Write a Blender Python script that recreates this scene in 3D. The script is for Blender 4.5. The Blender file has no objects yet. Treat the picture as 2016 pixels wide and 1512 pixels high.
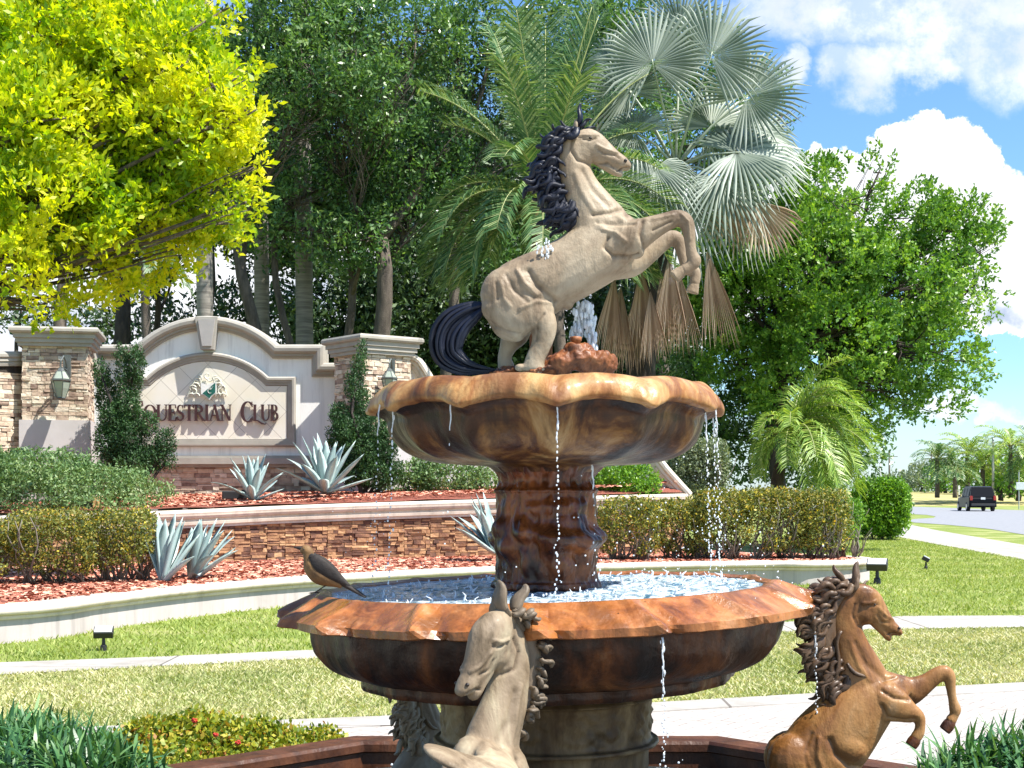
import bpy, math, random
import numpy as np
from mathutils import Vector, Matrix, noise
R = math.radians
scene = bpy.context.scene
# ---------------------------------------------------------------- camera, world, sun
F, HOR, EYE = 2800.0, 965.0, 1.6
cam = bpy.data.objects.new('camera', bpy.data.cameras.new('camera'))
scene.collection.objects.link(cam); scene.camera = cam
cam.location = (0, 0, EYE); cam.rotation_euler = (R(90), 0, 0)
cam.data.sensor_width = 36; cam.data.lens = 50.0; cam.data.shift_y = (HOR-756)/2016.0
cam.data.clip_end = 5000; cam.data.clip_start = 0.1
SUN = Vector((0.56, -0.28, 1.00)).normalized()
elev = math.asin(SUN.z); azi = math.atan2(SUN.x, SUN.y)
sun = bpy.data.objects.new('sun', bpy.data.lights.new('sun', 'SUN')); scene.collection.objects.link(sun)
sun.data.energy = 4.6; sun.data.angle = R(0.55); sun.data.color = (1.0, 0.955, 0.87)
sun.rotation_euler = SUN.to_track_quat('Z', 'Y').to_euler()
vs = scene.view_settings
scene.display_settings.display_device = 'sRGB'
vs.view_transform = 'Standard'; vs.look = 'None'; vs.exposure = 1.2; vs.gamma = 1.0

def make_world():
    w = bpy.data.worlds.new('World'); scene.world = w; w.use_nodes = True
    nt = w.node_tree; nt.nodes.clear(); N = nt.nodes.new; L = nt.links.new
    out = N('ShaderNodeOutputWorld'); bg = N('ShaderNodeBackground'); L(bg.outputs[0], out.inputs[0])
    bg.inputs[1].default_value = 0.10
    sky = N('ShaderNodeTexSky'); sky.sky_type = 'NISHITA'; sky.sun_disc = False
    sky.sun_elevation = elev; sky.sun_rotation = azi; sky.dust_density = 0.6; sky.ozone_density = 2.0
    tc = N('ShaderNodeTexCoord'); sep = N('ShaderNodeSeparateXYZ'); L(tc.outputs['Generated'], sep.inputs[0])
    def M(op, a, b=None, c=None):
        n = N('ShaderNodeMath'); n.operation = op
        for i, v in enumerate((a, b, c)):
            if v is None: continue
            if isinstance(v, (int, float)): n.inputs[i].default_value = v
            else: L(v, n.inputs[i])
        return n.outputs[0]
    ay = M('MAXIMUM', M('ABSOLUTE', sep.outputs[1]), 0.08)
    u = M('DIVIDE', sep.outputs[0], ay); v = M('DIVIDE', sep.outputs[2], ay)
    cmb = N('ShaderNodeCombineXYZ'); L(u, cmb.inputs[0]); L(v, cmb.inputs[1])
    def NZ(scale, detail, rough, off=0.0):
        n = N('ShaderNodeTexNoise'); n.inputs['Scale'].default_value = scale; n.inputs['Detail'].default_value = detail
        n.inputs['Roughness'].default_value = rough
        m = N('ShaderNodeVectorMath'); m.operation = 'ADD'; m.inputs[1].default_value = (off, off*1.7, off*0.3)
        L(cmb.outputs[0], m.inputs[0]); L(m.outputs[0], n.inputs['Vector']); return n
    nz = NZ(17.0, 8, 0.6)
    dv = N('ShaderNodeVectorMath'); dv.operation = 'SUBTRACT'; L(nz.outputs['Color'], dv.inputs[0]); dv.inputs[1].default_value = (.5, .5, .5)
    sc = N('ShaderNodeVectorMath'); sc.operation = 'SCALE'; L(dv.outputs[0], sc.inputs[0]); sc.inputs['Scale'].default_value = 0.085
    ad = N('ShaderNodeVectorMath'); ad.operation = 'ADD'; L(cmb.outputs[0], ad.inputs[0]); L(sc.outputs[0], ad.inputs[1])
    def blobs(lst):
        acc = None
        for (px, py, rx, ry) in lst:
            s = N('ShaderNodeVectorMath'); s.operation = 'SUBTRACT'; L(ad.outputs[0], s.inputs[0])
            s.inputs[1].default_value = ((px-1008)/F, (HOR-py)/F, 0)
            m = N('ShaderNodeVectorMath'); m.operation = 'MULTIPLY'; L(s.outputs[0], m.inputs[0])
            m.inputs[1].default_value = (F/rx, F/ry, 0)
            l = N('ShaderNodeVectorMath'); l.operation = 'LENGTH'; L(m.outputs[0], l.inputs[0])
            d = M('SUBTRACT', 1.0, l.outputs['Value'])
            acc = d if acc is None else M('MAXIMUM', acc, d)
        return acc
    def sm(x, a, b):
        n = N('ShaderNodeMapRange'); n.interpolation_type = 'SMOOTHSTEP'; L(x, n.inputs[0])
        n.inputs[1].default_value = a; n.inputs[2].default_value = b; return n.outputs[0]
    # bright cumulus heap, soft upper sheet
    cum = blobs([(1785, 300, 85, 85), (1890, 330, 80, 90), (1700, 350, 120, 60), (1840, 420, 190, 120), (1960, 460, 130, 110), (2080, 540, 120, 130),
                 (1900, 560, 120, 60), (2110, 720, 90, 80), (1600, 440, 250, 130), (1985, 600, 60, 60), (2300, 500, 260, 260), (1200, 520, 380, 230),
                 (500, 560, 600, 150), (250, 640, 560, 130), (-600, 500, 500, 250), (3000, 400, 500, 300)])
    hi = blobs([(1640, 20, 260, 75), (1900, 40, 240, 95), (1700, 130, 75, 70), (1820, 120, 130, 60), (2050, 120, 180, 100), (1560, 130, 40, 60), (1660, 120, 60, 50),
                (2400, 50, 400, 250), (-400, 0, 900, 300), (800, -500, 900, 300), (1900, 800, 150, 34)])
    wisp = NZ(34.0, 6, .62, 3.1); wf = sm(wisp.outputs['Fac'], .36, .60)
    a1 = sm(cum, 0.0, 0.10)
    a2 = M('MULTIPLY', sm(hi, -0.12, 0.6), M('ADD', M('MULTIPLY', wf, .55), .45))
    # haze whitening towards the horizon
    hz = M('MULTIPLY', sm(v, 0.10, 0.0), 0.30)
    cov = M('MAXIMUM', M('MAXIMUM', a1, M('MULTIPLY', a2, .93)), hz)
    nb = NZ(9.0, 5, .55, 7.7); sh = sm(nb.outputs['Fac'], .38, .60)
    deep = sm(cum, 0.25, 0.85)
    shade = M('MULTIPLY', M('SUBTRACT', 1.0, sh), M('MAXIMUM', deep, M('MULTIPLY', a2, .6)))
    cr = N('ShaderNodeMix'); cr.data_type = 'RGBA'; L(shade, cr.inputs[0])
    cr.inputs[6].default_value = (5.6, 5.7, 5.9, 1); cr.inputs[7].default_value = (2.5, 3.0, 3.9, 1)
    tint = N('ShaderNodeMix'); tint.data_type = 'RGBA'; tint.blend_type = 'MULTIPLY'; tint.inputs[0].default_value = 1
    L(sky.outputs[0], tint.inputs[6]); tint.inputs[7].default_value = (.62, .84, 1.02, 1)
    mx = N('ShaderNodeMix'); mx.data_type = 'RGBA'; L(cov, mx.inputs[0]); L(tint.outputs[2], mx.inputs[6]); L(cr.outputs[2], mx.inputs[7])
    L(mx.outputs[2], bg.inputs[0])
make_world()
try:
    scene.cycles.max_bounces = 6; scene.cycles.transparent_max_bounces = 6
except Exception: pass

# ---------------------------------------------------------------- helpers
def W(px, py, Y): return Vector(((px-1008)/F*Y, Y, EYE+(HOR-py)/F*Y))
def G(px, py, z=0.0):
    Y = (EYE-z)*F/(py-HOR); return Vector(((px-1008)/F*Y, Y, z))
ORIG = {}
def tag(o, label=None, cat=None, group=None, kind=None):
    if label: o['label'] = label
    if cat: o['category'] = cat
    if group: o['group'] = group
    if kind: o['kind'] = kind
    return o
def thing(name, loc, label, cat, group=None):
    o = bpy.data.objects.new(name, None); scene.collection.objects.link(o)
    o.location = loc; o.empty_display_size = .1; ORIG[o.name] = Vector(loc)
    return tag(o, label, cat, group)
def link(name, me, mat, parent=None, smooth=False, origin=None):
    o = bpy.data.objects.new(name, me); scene.collection.objects.link(o)
    if parent is not None: o.parent = parent
    if mat is not None:
        for m in (mat if isinstance(mat, (list, tuple)) else [mat]): me.materials.append(m)
    if smooth and len(me.polygons): me.polygons.foreach_set('use_smooth', np.ones(len(me.polygons), dtype=bool))
    ORIG[o.name] = ORIG[parent.name] if parent is not None else (Vector(origin) if origin is not None else Vector((0, 0, 0)))
    if parent is None and origin is not None: o.location = origin
    return o
def npmesh(name, V, Fc, off):
    V = np.asarray(V, dtype=np.float64)-np.array(off)
    Fc = np.asarray(Fc, dtype=np.int64); k = Fc.shape[1]; n = Fc.shape[0]
    me = bpy.data.meshes.new(name); me.vertices.add(len(V)); me.vertices.foreach_set('co', V.astype(np.float32).ravel())
    me.loops.add(n*k); me.loops.foreach_set('vertex_index', Fc.astype(np.int32).ravel())
    me.polygons.add(n); me.polygons.foreach_set('loop_start', (np.arange(n)*k).astype(np.int32))
    me.update(calc_edges=True); me.validate(); return me
def npobj(name, V, Fc, mat, parent=None, smooth=False, origin=None):
    off = ORIG[parent.name] if parent is not None else (origin if origin is not None else (0, 0, 0))
    return link(name, npmesh(name, V, Fc, tuple(off)), mat, parent, smooth, origin)

class MB:
    def __init__(s): s.v = []; s.f = []
    def add(s, vs_, fs):
        b = len(s.v); s.v += [tuple(v) for v in vs_]; s.f += [tuple(i+b for i in f) for f in fs]; return s
    def box(s, c, d, rz=0.0, M=None):
        x, y, z = d[0]/2, d[1]/2, d[2]/2; vs_ = []
        for dx, dy, dz in ((-x,-y,-z),(x,-y,-z),(x,y,-z),(-x,y,-z),(-x,-y,z),(x,-y,z),(x,y,z),(-x,y,z)):
            p = Vector((dx, dy, dz))
            if M is not None: p = M @ p
            elif rz: p = Matrix.Rotation(rz, 3, 'Z') @ p
            vs_.append(p+Vector(c))
        return s.add(vs_, [(0,3,2,1),(4,5,6,7),(0,1,5,4),(1,2,6,5),(2,3,7,6),(3,0,4,7)])
    def tube(s, pts, rad, n=8, cap=True, flat=1.0, up=(0, 0, 1)):
        pts = [Vector(p) for p in pts]; m = len(pts)
        if not hasattr(rad, '__len__'): rad = [rad]*m
        vs_, fs = [], []; prev = None
        for i, p in enumerate(pts):
            t = (pts[min(i+1, m-1)]-pts[max(i-1, 0)])
            if t.length < 1e-9: t = Vector((0, 0, 1))
            t.normalize()
            if prev is None:
                a = Vector(up).cross(t)
                if a.length < 1e-3: a = Vector((1, 0, 0)).cross(t)
                if a.length < 1e-3: a = Vector((0, 1, 0)).cross(t)
            else: a = prev-t*prev.dot(t)
            if a.length < 1e-6: a = t.orthogonal()
            a.normalize(); prev = a; b = t.cross(a)
            for k in range(n):
                an = 2*math.pi*k/n; vs_.append(p+(a*math.cos(an)+b*math.sin(an)*flat)*rad[i])
        for i in range(m-1):
            for k in range(n):
                k2 = (k+1) % n; fs.append((i*n+k, i*n+k2, (i+1)*n+k2, (i+1)*n+k))
        if cap: fs += [tuple(range(n-1, -1, -1)), tuple((m-1)*n+k for k in range(n))]
        return s.add(vs_, fs)
    def lathe(s, prof, c=(0, 0), n=48, rf=None, zf=None, cap=False):
        m = len(prof); vs_, fs = [], []
        for i, (r, z) in enumerate(prof):
            for k in range(n):
                a = 2*math.pi*k/n; rr = rf(a, r, z, i) if rf else r; zz = zf(a, r, z, i) if zf else z
                vs_.append((c[0]+rr*math.cos(a), c[1]+rr*math.sin(a), zz))
        for i in range(m-1):
            for k in range(n):
                k2 = (k+1) % n; fs.append((i*n+k, i*n+k2, (i+1)*n+k2, (i+1)*n+k))
        if cap: fs += [tuple(range(n-1, -1, -1)), tuple((m-1)*n+k for k in range(n))]
        return s.add(vs_, fs)
    def ell(s, c, r, nu=16, nv=10, M=None):
        vs_, fs = [], []
        for j in range(1, nv):
            p = math.pi*j/nv
            for k in range(nu):
                a = 2*math.pi*k/nu; q = Vector((r[0]*math.sin(p)*math.cos(a), r[1]*math.sin(p)*math.sin(a), r[2]*math.cos(p)))
                if M is not None: q = M @ q
                vs_.append(q+Vector(c))
        t = Vector((0, 0, r[2])); b = -t
        if M is not None: t = M @ t; b = M @ b
        vs_ += [t+Vector(c), b+Vector(c)]; T = len(vs_)-2
        for j in range(nv-2):
            for k in range(nu):
                k2 = (k+1) % nu; fs.append((j*nu+k, (j+1)*nu+k, (j+1)*nu+k2, j*nu+k2))
        for k in range(nu):
            k2 = (k+1) % nu; fs.append((k, k2, T)); fs.append(((nv-2)*nu+k2, (nv-2)*nu+k, T+1))
        return s.add(vs_, fs)
    def prism(s, poly, y0, y1, M=None):      # polygon in (x, z) extruded along y
        n = len(poly); vs_ = [Vector((p[0], y0, p[1])) for p in poly]+[Vector((p[0], y1, p[1])) for p in poly]
        if M is not None: vs_ = [M @ v for v in vs_]
        fs = [tuple(range(n)), tuple(range(2*n-1, n-1, -1))]+[(i, i+n, (i+1) % n+n, (i+1) % n) for i in range(n)]
        return s.add(vs_, fs)
    def slab(s, poly, z0, z1):               # polygon in (x, y) extruded along z
        n = len(poly); vs_ = [(p[0], p[1], z0) for p in poly]+[(p[0], p[1], z1) for p in poly]
        return s.add(vs_, [tuple(range(n-1, -1, -1)), tuple(range(n, 2*n))]+[(i, (i+1) % n, (i+1) % n+n, i+n) for i in range(n)])
    def sweep(s, path, prof, close=False, fr=None):
        # path: list of 3D; prof: closed loop of (side, up); side = right of travel in plan when fr None
        path = [Vector(p) for p in path]; m = len(path); n = len(prof); vs_ = []
        for i, p in enumerate(path):
            a = path[i-1] if i else None; b = path[i+1] if i < m-1 else None
            d1 = (p-a) if a is not None else (b-p); d2 = (b-p) if b is not None else (p-a)
            if fr is None:
                n1 = Vector((d1.y, -d1.x, 0)).normalized(); n2 = Vector((d2.y, -d2.x, 0)).normalized(); upv = Vector((0, 0, 1))
            else:
                upv = Vector(fr); n1 = d1.cross(upv).normalized(); n2 = d2.cross(upv).normalized()
            q = (n1+n2)
            if q.length < 1e-4: q = n1
            q = q.normalized(); k = 1.0/max(.45, q.dot(n1))
            for (u, v) in prof: vs_.append(p+q*u*k+upv*v)
        fs = []
        for i in range(m-1):
            for k in range(n):
                k2 = (k+1) % n; fs.append((i*n+k, (i+1)*n+k, (i+1)*n+k2, i*n+k2))
        fs += [tuple(range(n)), tuple((m-1)*n+k for k in range(n-1, -1, -1))]
        return s.add(vs_, fs)
    def build(s, name, mat, parent=None, smooth=False, origin=None, bevel=0):
        off = ORIG[parent.name] if parent is not None else (Vector(origin) if origin is not None else Vector((0, 0, 0)))
        me = bpy.data.meshes.new(name); me.from_pydata([tuple(Vector(v)-off) for v in s.v], [], s.f); me.update()
        o = link(name, me, mat, parent, smooth, origin)
        if bevel:
            b = o.modifiers.new('bevel', 'BEVEL'); b.width = bevel; b.segments = 2; b.limit_method = 'ANGLE'
        return o

def crom(pts, per=6):
    P = [np.array(p, dtype=float) for p in pts]; P = [2*P[0]-P[1]]+P+[2*P[-1]-P[-2]]; out = []
    for i in range(1, len(P)-2):
        for k in range(per):
            t = k/per; a, b, c, d = P[i-1], P[i], P[i+1], P[i+2]
            out.append(.5*((2*b)+(-a+c)*t+(2*a-5*b+4*c-d)*t*t+(-a+3*b-3*c+d)*t**3))
    out.append(P[-2]); return out

# ---------------------------------------------------------------- materials
def base_mat(name):
    m = bpy.data.materials.new(name); m.use_nodes = True; nt = m.node_tree
    return m, nt, nt.nodes['Principled BSDF']
def ramp(nt, fac, stops):
    r = nt.nodes.new('ShaderNodeValToRGB'); e = r.color_ramp.elements
    while len(e) < len(stops): e.new(0.5)
    for el, (p, c) in zip(e, stops): el.position = p; el.color = (*c, 1)
    nt.links.new(fac, r.inputs[0]); return r.outputs[0]
def noise_n(nt, scale, detail=4, rough=.55, stretch=None, dist=0.0, obj=True):
    tc = nt.nodes.new('ShaderNodeTexCoord'); src = tc.outputs['Object']
    mp = nt.nodes.new('ShaderNodeMapping'); nt.links.new(src, mp.inputs[0])
    if stretch: mp.inputs['Scale'].default_value = stretch
    n = nt.nodes.new('ShaderNodeTexNoise'); n.inputs['Scale'].default_value = scale; n.inputs['Detail'].default_value = detail
    n.inputs['Roughness'].default_value = rough; n.inputs['Distortion'].default_value = dist
    nt.links.new(mp.outputs[0], n.inputs['Vector']); return n.outputs['Fac']
def mixc(nt, fac, a, b, mode='MIX'):
    m = nt.nodes.new('ShaderNodeMix'); m.data_type = 'RGBA'; m.blend_type = mode
    for i, v in ((0, fac), (6, a), (7, b)):
        if isinstance(v, (int, float)): m.inputs[i].default_value = v
        elif isinstance(v, tuple): m.inputs[i].default_value = (*v, 1)
        else: nt.links.new(v, m.inputs[i])
    return m.outputs[2]
def bump(nt, bs, h, strength, dist, prev=None):
    b = nt.nodes.new('ShaderNodeBump'); b.inputs['Strength'].default_value = strength; b.inputs['Distance'].default_value = dist
    nt.links.new(h, b.inputs['Height'])
    if prev is not None: nt.links.new(prev, b.inputs['Normal'])
    nt.links.new(b.outputs[0], bs.inputs['Normal']); return b.outputs[0]
def stone_mat(name, c1, c2, scale=6, rough=.75, bsc=40, bst=.35, bd=.01, stops=None, stretch=None, coat=0.0, rvar=0.0, dist=.3, c3=None, s3=2.0):
    m, nt, b = base_mat(name)
    f = noise_n(nt, scale, 6, .6, stretch, dist)
    col = ramp(nt, f, stops or [(.3, c1), (.68, c2)])
    if c3 is not None:
        f3 = noise_n(nt, s3, 5, .65, stretch, .8); mr = nt.nodes.new('ShaderNodeMapRange'); nt.links.new(f3, mr.inputs[0])
        mr.inputs[1].default_value = .48; mr.inputs[2].default_value = .66; col = mixc(nt, mr.outputs[0], col, c3)
    nt.links.new(col, b.inputs['Base Color']); b.inputs['Roughness'].default_value = rough
    if rvar:
        g = noise_n(nt, scale*1.7, 4, .6, None, .2); mr = nt.nodes.new('ShaderNodeMapRange'); nt.links.new(g, mr.inputs[0])
        mr.inputs[1].default_value = .35; mr.inputs[2].default_value = .65; mr.inputs[3].default_value = max(.05, rough-rvar); mr.inputs[4].default_value = rough+rvar
        nt.links.new(mr.outputs[0], b.inputs['Roughness'])
    p = bump(nt, b, noise_n(nt, bsc, 6, .65), bst, bd)
    b.inputs['Coat Weight'].default_value = coat; b.inputs['Coat Roughness'].default_value = .08
    return m
def island_mat(name, stops, rough=.8, bsc=60, bst=.4, bd=.006, trans=0.0, tcol=None, spec=.5, nscale=0, namt=.35):
    m, nt, b = base_mat(name)
    g = nt.nodes.new('ShaderNodeNewGeometry'); fac = g.outputs['Random Per Island']
    if nscale:
        nn = noise_n(nt, nscale, 3, .5); mm = nt.nodes.new('ShaderNodeMix'); mm.data_type = 'FLOAT'; mm.inputs[0].default_value = namt
        mr = nt.nodes.new('ShaderNodeMapRange'); nt.links.new(nn, mr.inputs[0]); mr.inputs[1].default_value = .34; mr.inputs[2].default_value = .66
        nt.links.new(fac, mm.inputs[2]); nt.links.new(mr.outputs[0], mm.inputs[3]); fac = mm.outputs[0]
    col = ramp(nt, fac, stops); nt.links.new(col, b.inputs['Base Color']); b.inputs['Roughness'].default_value = rough
    b.inputs['Specular IOR Level'].default_value = spec
    if bst: bump(nt, b, noise_n(nt, bsc, 4, .6), bst, bd)
    if trans:
        t = nt.nodes.new('ShaderNodeBsdfTranslucent'); tc = mixc(nt, 1.0, col, tcol or (1.3, 1.25, .5), 'MULTIPLY'); nt.links.new(tc, t.inputs[0])
        ms = nt.nodes.new('ShaderNodeMixShader'); ms.inputs[0].default_value = trans
        out = nt.nodes['Material Output']; nt.links.new(b.outputs[0], ms.inputs[1]); nt.links.new(t.outputs[0], ms.inputs[2]); nt.links.new(ms.outputs[0], out.inputs[0])
    return m
def plain(name, c, rough=.6, metal=0, c2=None, nscale=8, bst=.15, bsc=50, bd=.003):
    m, nt, b = base_mat(name); col = ramp(nt, noise_n(nt, nscale, 4), [(.3, c), (.7, c2 or tuple(x*.86 for x in c))])
    nt.links.new(col, b.inputs['Base Color']); b.inputs['Roughness'].default_value = rough; b.inputs['Metallic'].default_value = metal
    if bst: bump(nt, b, noise_n(nt, bsc, 4), bst, bd)
    return m
def two_layer(name, a, b_, fscale, lo, hi, **kw): pass

M_leafy = island_mat('leaf_bright', [(0, (.08, .20, .01)), (.3, (.26, .42, .015)), (.62, (.56, .62, .015)), (1, (.80, .76, .04))], .45, 0, 0, 0, .55, (1.3, 1.25, .3), nscale=.9, namt=.5)
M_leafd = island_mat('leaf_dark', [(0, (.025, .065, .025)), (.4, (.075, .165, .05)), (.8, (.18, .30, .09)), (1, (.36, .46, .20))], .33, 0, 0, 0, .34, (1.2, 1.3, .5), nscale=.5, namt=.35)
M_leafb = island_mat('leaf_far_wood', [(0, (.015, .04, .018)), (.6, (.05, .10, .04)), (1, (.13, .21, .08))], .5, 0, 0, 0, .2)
M_leafg = island_mat('leaf_green', [(0, (.045, .12, .02)), (.4, (.11, .25, .035)), (.8, (.26, .42, .07)), (1, (.44, .56, .12))], .4, 0, 0, 0, .38, (1.3, 1.3, .4), nscale=.7, namt=.4)
M_hedge = island_mat('leaf_hedge_mixed', [(0, (.04, .06, .015)), (.3, (.12, .16, .03)), (.6, (.24, .26, .05)), (.85, (.32, .26, .06)), (.95, (.60, .50, .04)), (1, (.5, .25, .05))], .55, 0, 0, 0, .3)
M_ixora = island_mat('leaf_golden', [(0, (.05, .11, .012)), (.35, (.20, .27, .02)), (.7, (.40, .40, .035)), (.92, (.52, .42, .05)), (1, (.36, .12, .03))], .5, 0, 0, 0, .35)
M_juniper = island_mat('leaf_juniper', [(0, (.012, .04, .014)), (.6, (.03, .09, .02)), (1, (.07, .15, .03))], .6, 0, 0, 0, .15, nscale=2)
M_cover = island_mat('leaf_cover', [(0, (.04, .10, .03)), (.5, (.12, .22, .07)), (.85, (.24, .34, .13)), (1, (.40, .42, .26))], .5, 0, 0, 0, .25, nscale=1.2)
M_lime = island_mat('leaf_lime', [(0, (.05, .14, .01)), (.5, (.13, .30, .02)), (1, (.26, .45, .04))], .45, 0, 0, 0, .35)
M_blade = island_mat('leaf_strap', [(0, (.025, .085, .03)), (.6, (.07, .19, .06)), (1, (.18, .32, .11))], .4, 0, 0, 0, .25)
M_greyleaf = island_mat('leaf_grey', [(0, (.10, .15, .08)), (.5, (.20, .26, .15)), (1, (.33, .37, .25))], .5, 0, 0, 0, .25)
M_palm = island_mat('palm_leaf', [(0, (.035, .10, .03)), (.5, (.09, .19, .065)), (1, (.32, .40, .18))], .38, 0, 0, 0, .3)
M_palm2 = island_mat('palm_leaf_fresh', [(0, (.10, .20, .025)), (.5, (.24, .38, .06)), (1, (.46, .56, .14))], .4, 0, 0, 0, .35)
M_fan = island_mat('fan_silver', [(0, (.16, .21, .165)), (.5, (.26, .315, .26)), (1, (.44, .49, .43))], .45, 0, 0, 0, .3, (1, 1.1, .7))
M_dead = island_mat('fan_dead', [(0, (.34, .21, .13)), (.5, (.58, .42, .30)), (1, (.78, .63, .48))], .7, 0, 0, 0, .25, (1, .9, .7))
M_rachis = plain('rachis', (.30, .33, .12), .5)
M_petiole = plain('petiole', (.42, .47, .36), .5)
M_bark = stone_mat('bark', (.045, .035, .028), (.15, .12, .095), 9, .9, 30, .8, .03, stretch=(1, 1, .25))
M_barkd = stone_mat('bark_dark', (.018, .014, .012), (.06, .045, .035), 9, .9, 30, .8, .03, stretch=(1, 1, .3))
M_barkl = stone_mat('bark_palm', (.13, .115, .10), (.30, .27, .235), 3, .85, 5, .6, .03, stretch=(.4, .4, 5))
M_twig = plain('twig', (.20, .17, .14), .8)
M_stonev = island_mat('ledge_stone', [(0, (.13, .08, .06)), (.2, (.30, .21, .16)), (.45, (.50, .38, .28)), (.7, (.62, .52, .40)), (1, (.75, .67, .55))], .8, 25, .6, .02, nscale=9, namt=.25)
M_stoner = island_mat('ledge_stone_red', [(0, (.07, .035, .025)), (.25, (.17, .08, .05)), (.5, (.32, .16, .08)), (.8, (.46, .26, .13)), (1, (.58, .38, .20))], .8, 25, .6, .02, nscale=9, namt=.25)
M_stuccog = plain('stucco_grey', (.40, .375, .355), .85, 0, (.33, .31, .295), 3, .35, 120, .004)
M_stuccow = plain('stucco_white', (.82, .83, .85), .85, 0, (.76, .78, .80), 3, .3, 120, .004)
M_stuccob = plain('stucco_base', (.52, .49, .48), .85, 0, (.45, .42, .41), 3, .3, 120, .004)
M_cream = plain('cast_cap', (.70, .62, .52), .7, 0, (.56, .48, .39), 4, .3, 90, .004)
M_cream2 = plain('planter_cap', (.70, .59, .53), .7, 0, (.55, .45, .39), 4, .3, 90, .004)
M_stuccop = plain('planter_stucco', (.50, .435, .425), .85, 0, (.42, .365, .355), 3, .3, 120, .004)
M_capmold = plain('moulding', (.40, .37, .325), .75, 0, (.32, .295, .255), 4, .25, 90, .004)
def stained(name, c, c2):
    m, nt, b = base_mat(name); f = noise_n(nt, 1.6, 7, .7, (1, 1, .45), .4); g = noise_n(nt, 7, 5, .65, (1, 1, .08)); col = ramp(nt, f, [(.3, c2), (.6, c)])
    col = mixc(nt, ramp(nt, g, [(.50, (0, 0, 0)), (.72, (.55, .55, .55))]), col, tuple(x*.62 for x in c2)); nt.links.new(col, b.inputs['Base Color']); b.inputs['Roughness'].default_value = .85
    bump(nt, b, noise_n(nt, 110, 5, .65), .35, .004); return m
M_stuccow = stained('stucco_white', (.90, .895, .87), (.82, .81, .785))
M_stuccop = stained('planter_stucco', (.52, .455, .44), (.40, .35, .335))
M_cream2 = stained('planter_cap', (.72, .61, .54), (.56, .47, .40))
M_cream = stained('cast_cap', (.72, .63, .53), (.56, .48, .39))
def tile_mat():
    m, nt, b = base_mat('sign_tile'); tc = nt.nodes.new('ShaderNodeTexCoord'); mp = nt.nodes.new('ShaderNodeMapping')
    nt.links.new(tc.outputs['Object'], mp.inputs[0]); mp.inputs['Rotation'].default_value = (R(90), 0, R(0))
    mp2 = nt.nodes.new('ShaderNodeMapping'); nt.links.new(mp.outputs[0], mp2.inputs[0]); mp2.inputs['Rotation'].default_value = (0, 0, R(45))
    br = nt.nodes.new('ShaderNodeTexBrick'); nt.links.new(mp2.outputs[0], br.inputs[0]); br.offset = 0
    br.inputs['Scale'].default_value = 1; br.inputs['Brick Width'].default_value = .46; br.inputs['Row Height'].default_value = .46; br.inputs['Mortar Size'].default_value = .006
    br.inputs['Color1'].default_value = (.74, .70, .62, 1); br.inputs['Color2'].default_value = (.80, .76, .68, 1); br.inputs['Mortar'].default_value = (.42, .39, .35, 1)
    nn = noise_n(nt, 1.3, 4); col = mixc(nt, ramp(nt, nn, [(.4, (0, 0, 0)), (.65, (.5, .5, .5))]), br.outputs[0], (.70, .62, .44))
    nt.links.new(col, b.inputs['Base Color']); b.inputs['Roughness'].default_value = .7; return m
M_tile = tile_mat()
def lawn_mat(name, g1, g2, dry, amt, sc=1.0):
    m, nt, b = base_mat(name)
    c = ramp(nt, noise_n(nt, 55*sc, 5, .7), [(.3, g1), (.7, g2)])
    f = noise_n(nt, .55, 5, .6); mr = nt.nodes.new('ShaderNodeMapRange'); nt.links.new(f, mr.inputs[0]); mr.inputs[1].default_value = .62-amt; mr.inputs[2].default_value = .78-amt
    c = mixc(nt, mr.outputs[0], c, dry); nt.links.new(c, b.inputs['Base Color']); b.inputs['Roughness'].default_value = .9
    b.inputs['Specular IOR Level'].default_value = .15
    bump(nt, b, noise_n(nt, 70*sc, 4, .7), .6, .03); return m
M_lawn = lawn_mat('lawn', (.12, .16, .03), (.26, .32, .08), (.36, .36, .15), .12)
M_field = lawn_mat('field', (.26, .25, .07), (.36, .33, .12), (.42, .36, .17), .2, .05)
M_grass = island_mat('grass_blade', [(0, (.13, .20, .03)), (.4, (.26, .35, .06)), (.75, (.40, .45, .12)), (1, (.62, .58, .32))], .6, 0, 0, 0, .35, nscale=.6, namt=.3)
M_grassdry = island_mat('grass_blade_dry', [(0, (.18, .24, .06)), (.3, (.34, .38, .13)), (.6, (.54, .51, .27)), (1, (.78, .69, .47))], .6, 0, 0, 0, .3, nscale=.6, namt=.4)
def conc_mat():
    m, nt, b = base_mat('concrete'); tc = nt.nodes.new('ShaderNodeTexCoord'); br = nt.nodes.new('ShaderNodeTexBrick'); nt.links.new(tc.outputs['Object'], br.inputs[0]); br.offset = 0
    br.inputs['Scale'].default_value = 1; br.inputs['Brick Width'].default_value = 1.6; br.inputs['Row Height'].default_value = 3.2; br.inputs['Mortar Size'].default_value = .012
    br.inputs['Color1'].default_value = (.38, .355, .325, 1); br.inputs['Color2'].default_value = (.44, .415, .385, 1); br.inputs['Mortar'].default_value = (.16, .14, .12, 1)
    s = ramp(nt, noise_n(nt, 2.2, 7, .7), [(.35, (.70, .68, .64)), (.6, (1, 1, 1))]); col = mixc(nt, 1.0, br.outputs[0], s, 'MULTIPLY')
    nt.links.new(col, b.inputs['Base Color']); b.inputs['Roughness'].default_value = .85; bump(nt, b, noise_n(nt, 90, 5), .4, .004); return m
M_conc = conc_mat()
M_asph = stone_mat('asphalt', (.20, .205, .22), (.27, .275, .29), 4, .9, 120, .4, .004)
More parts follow.
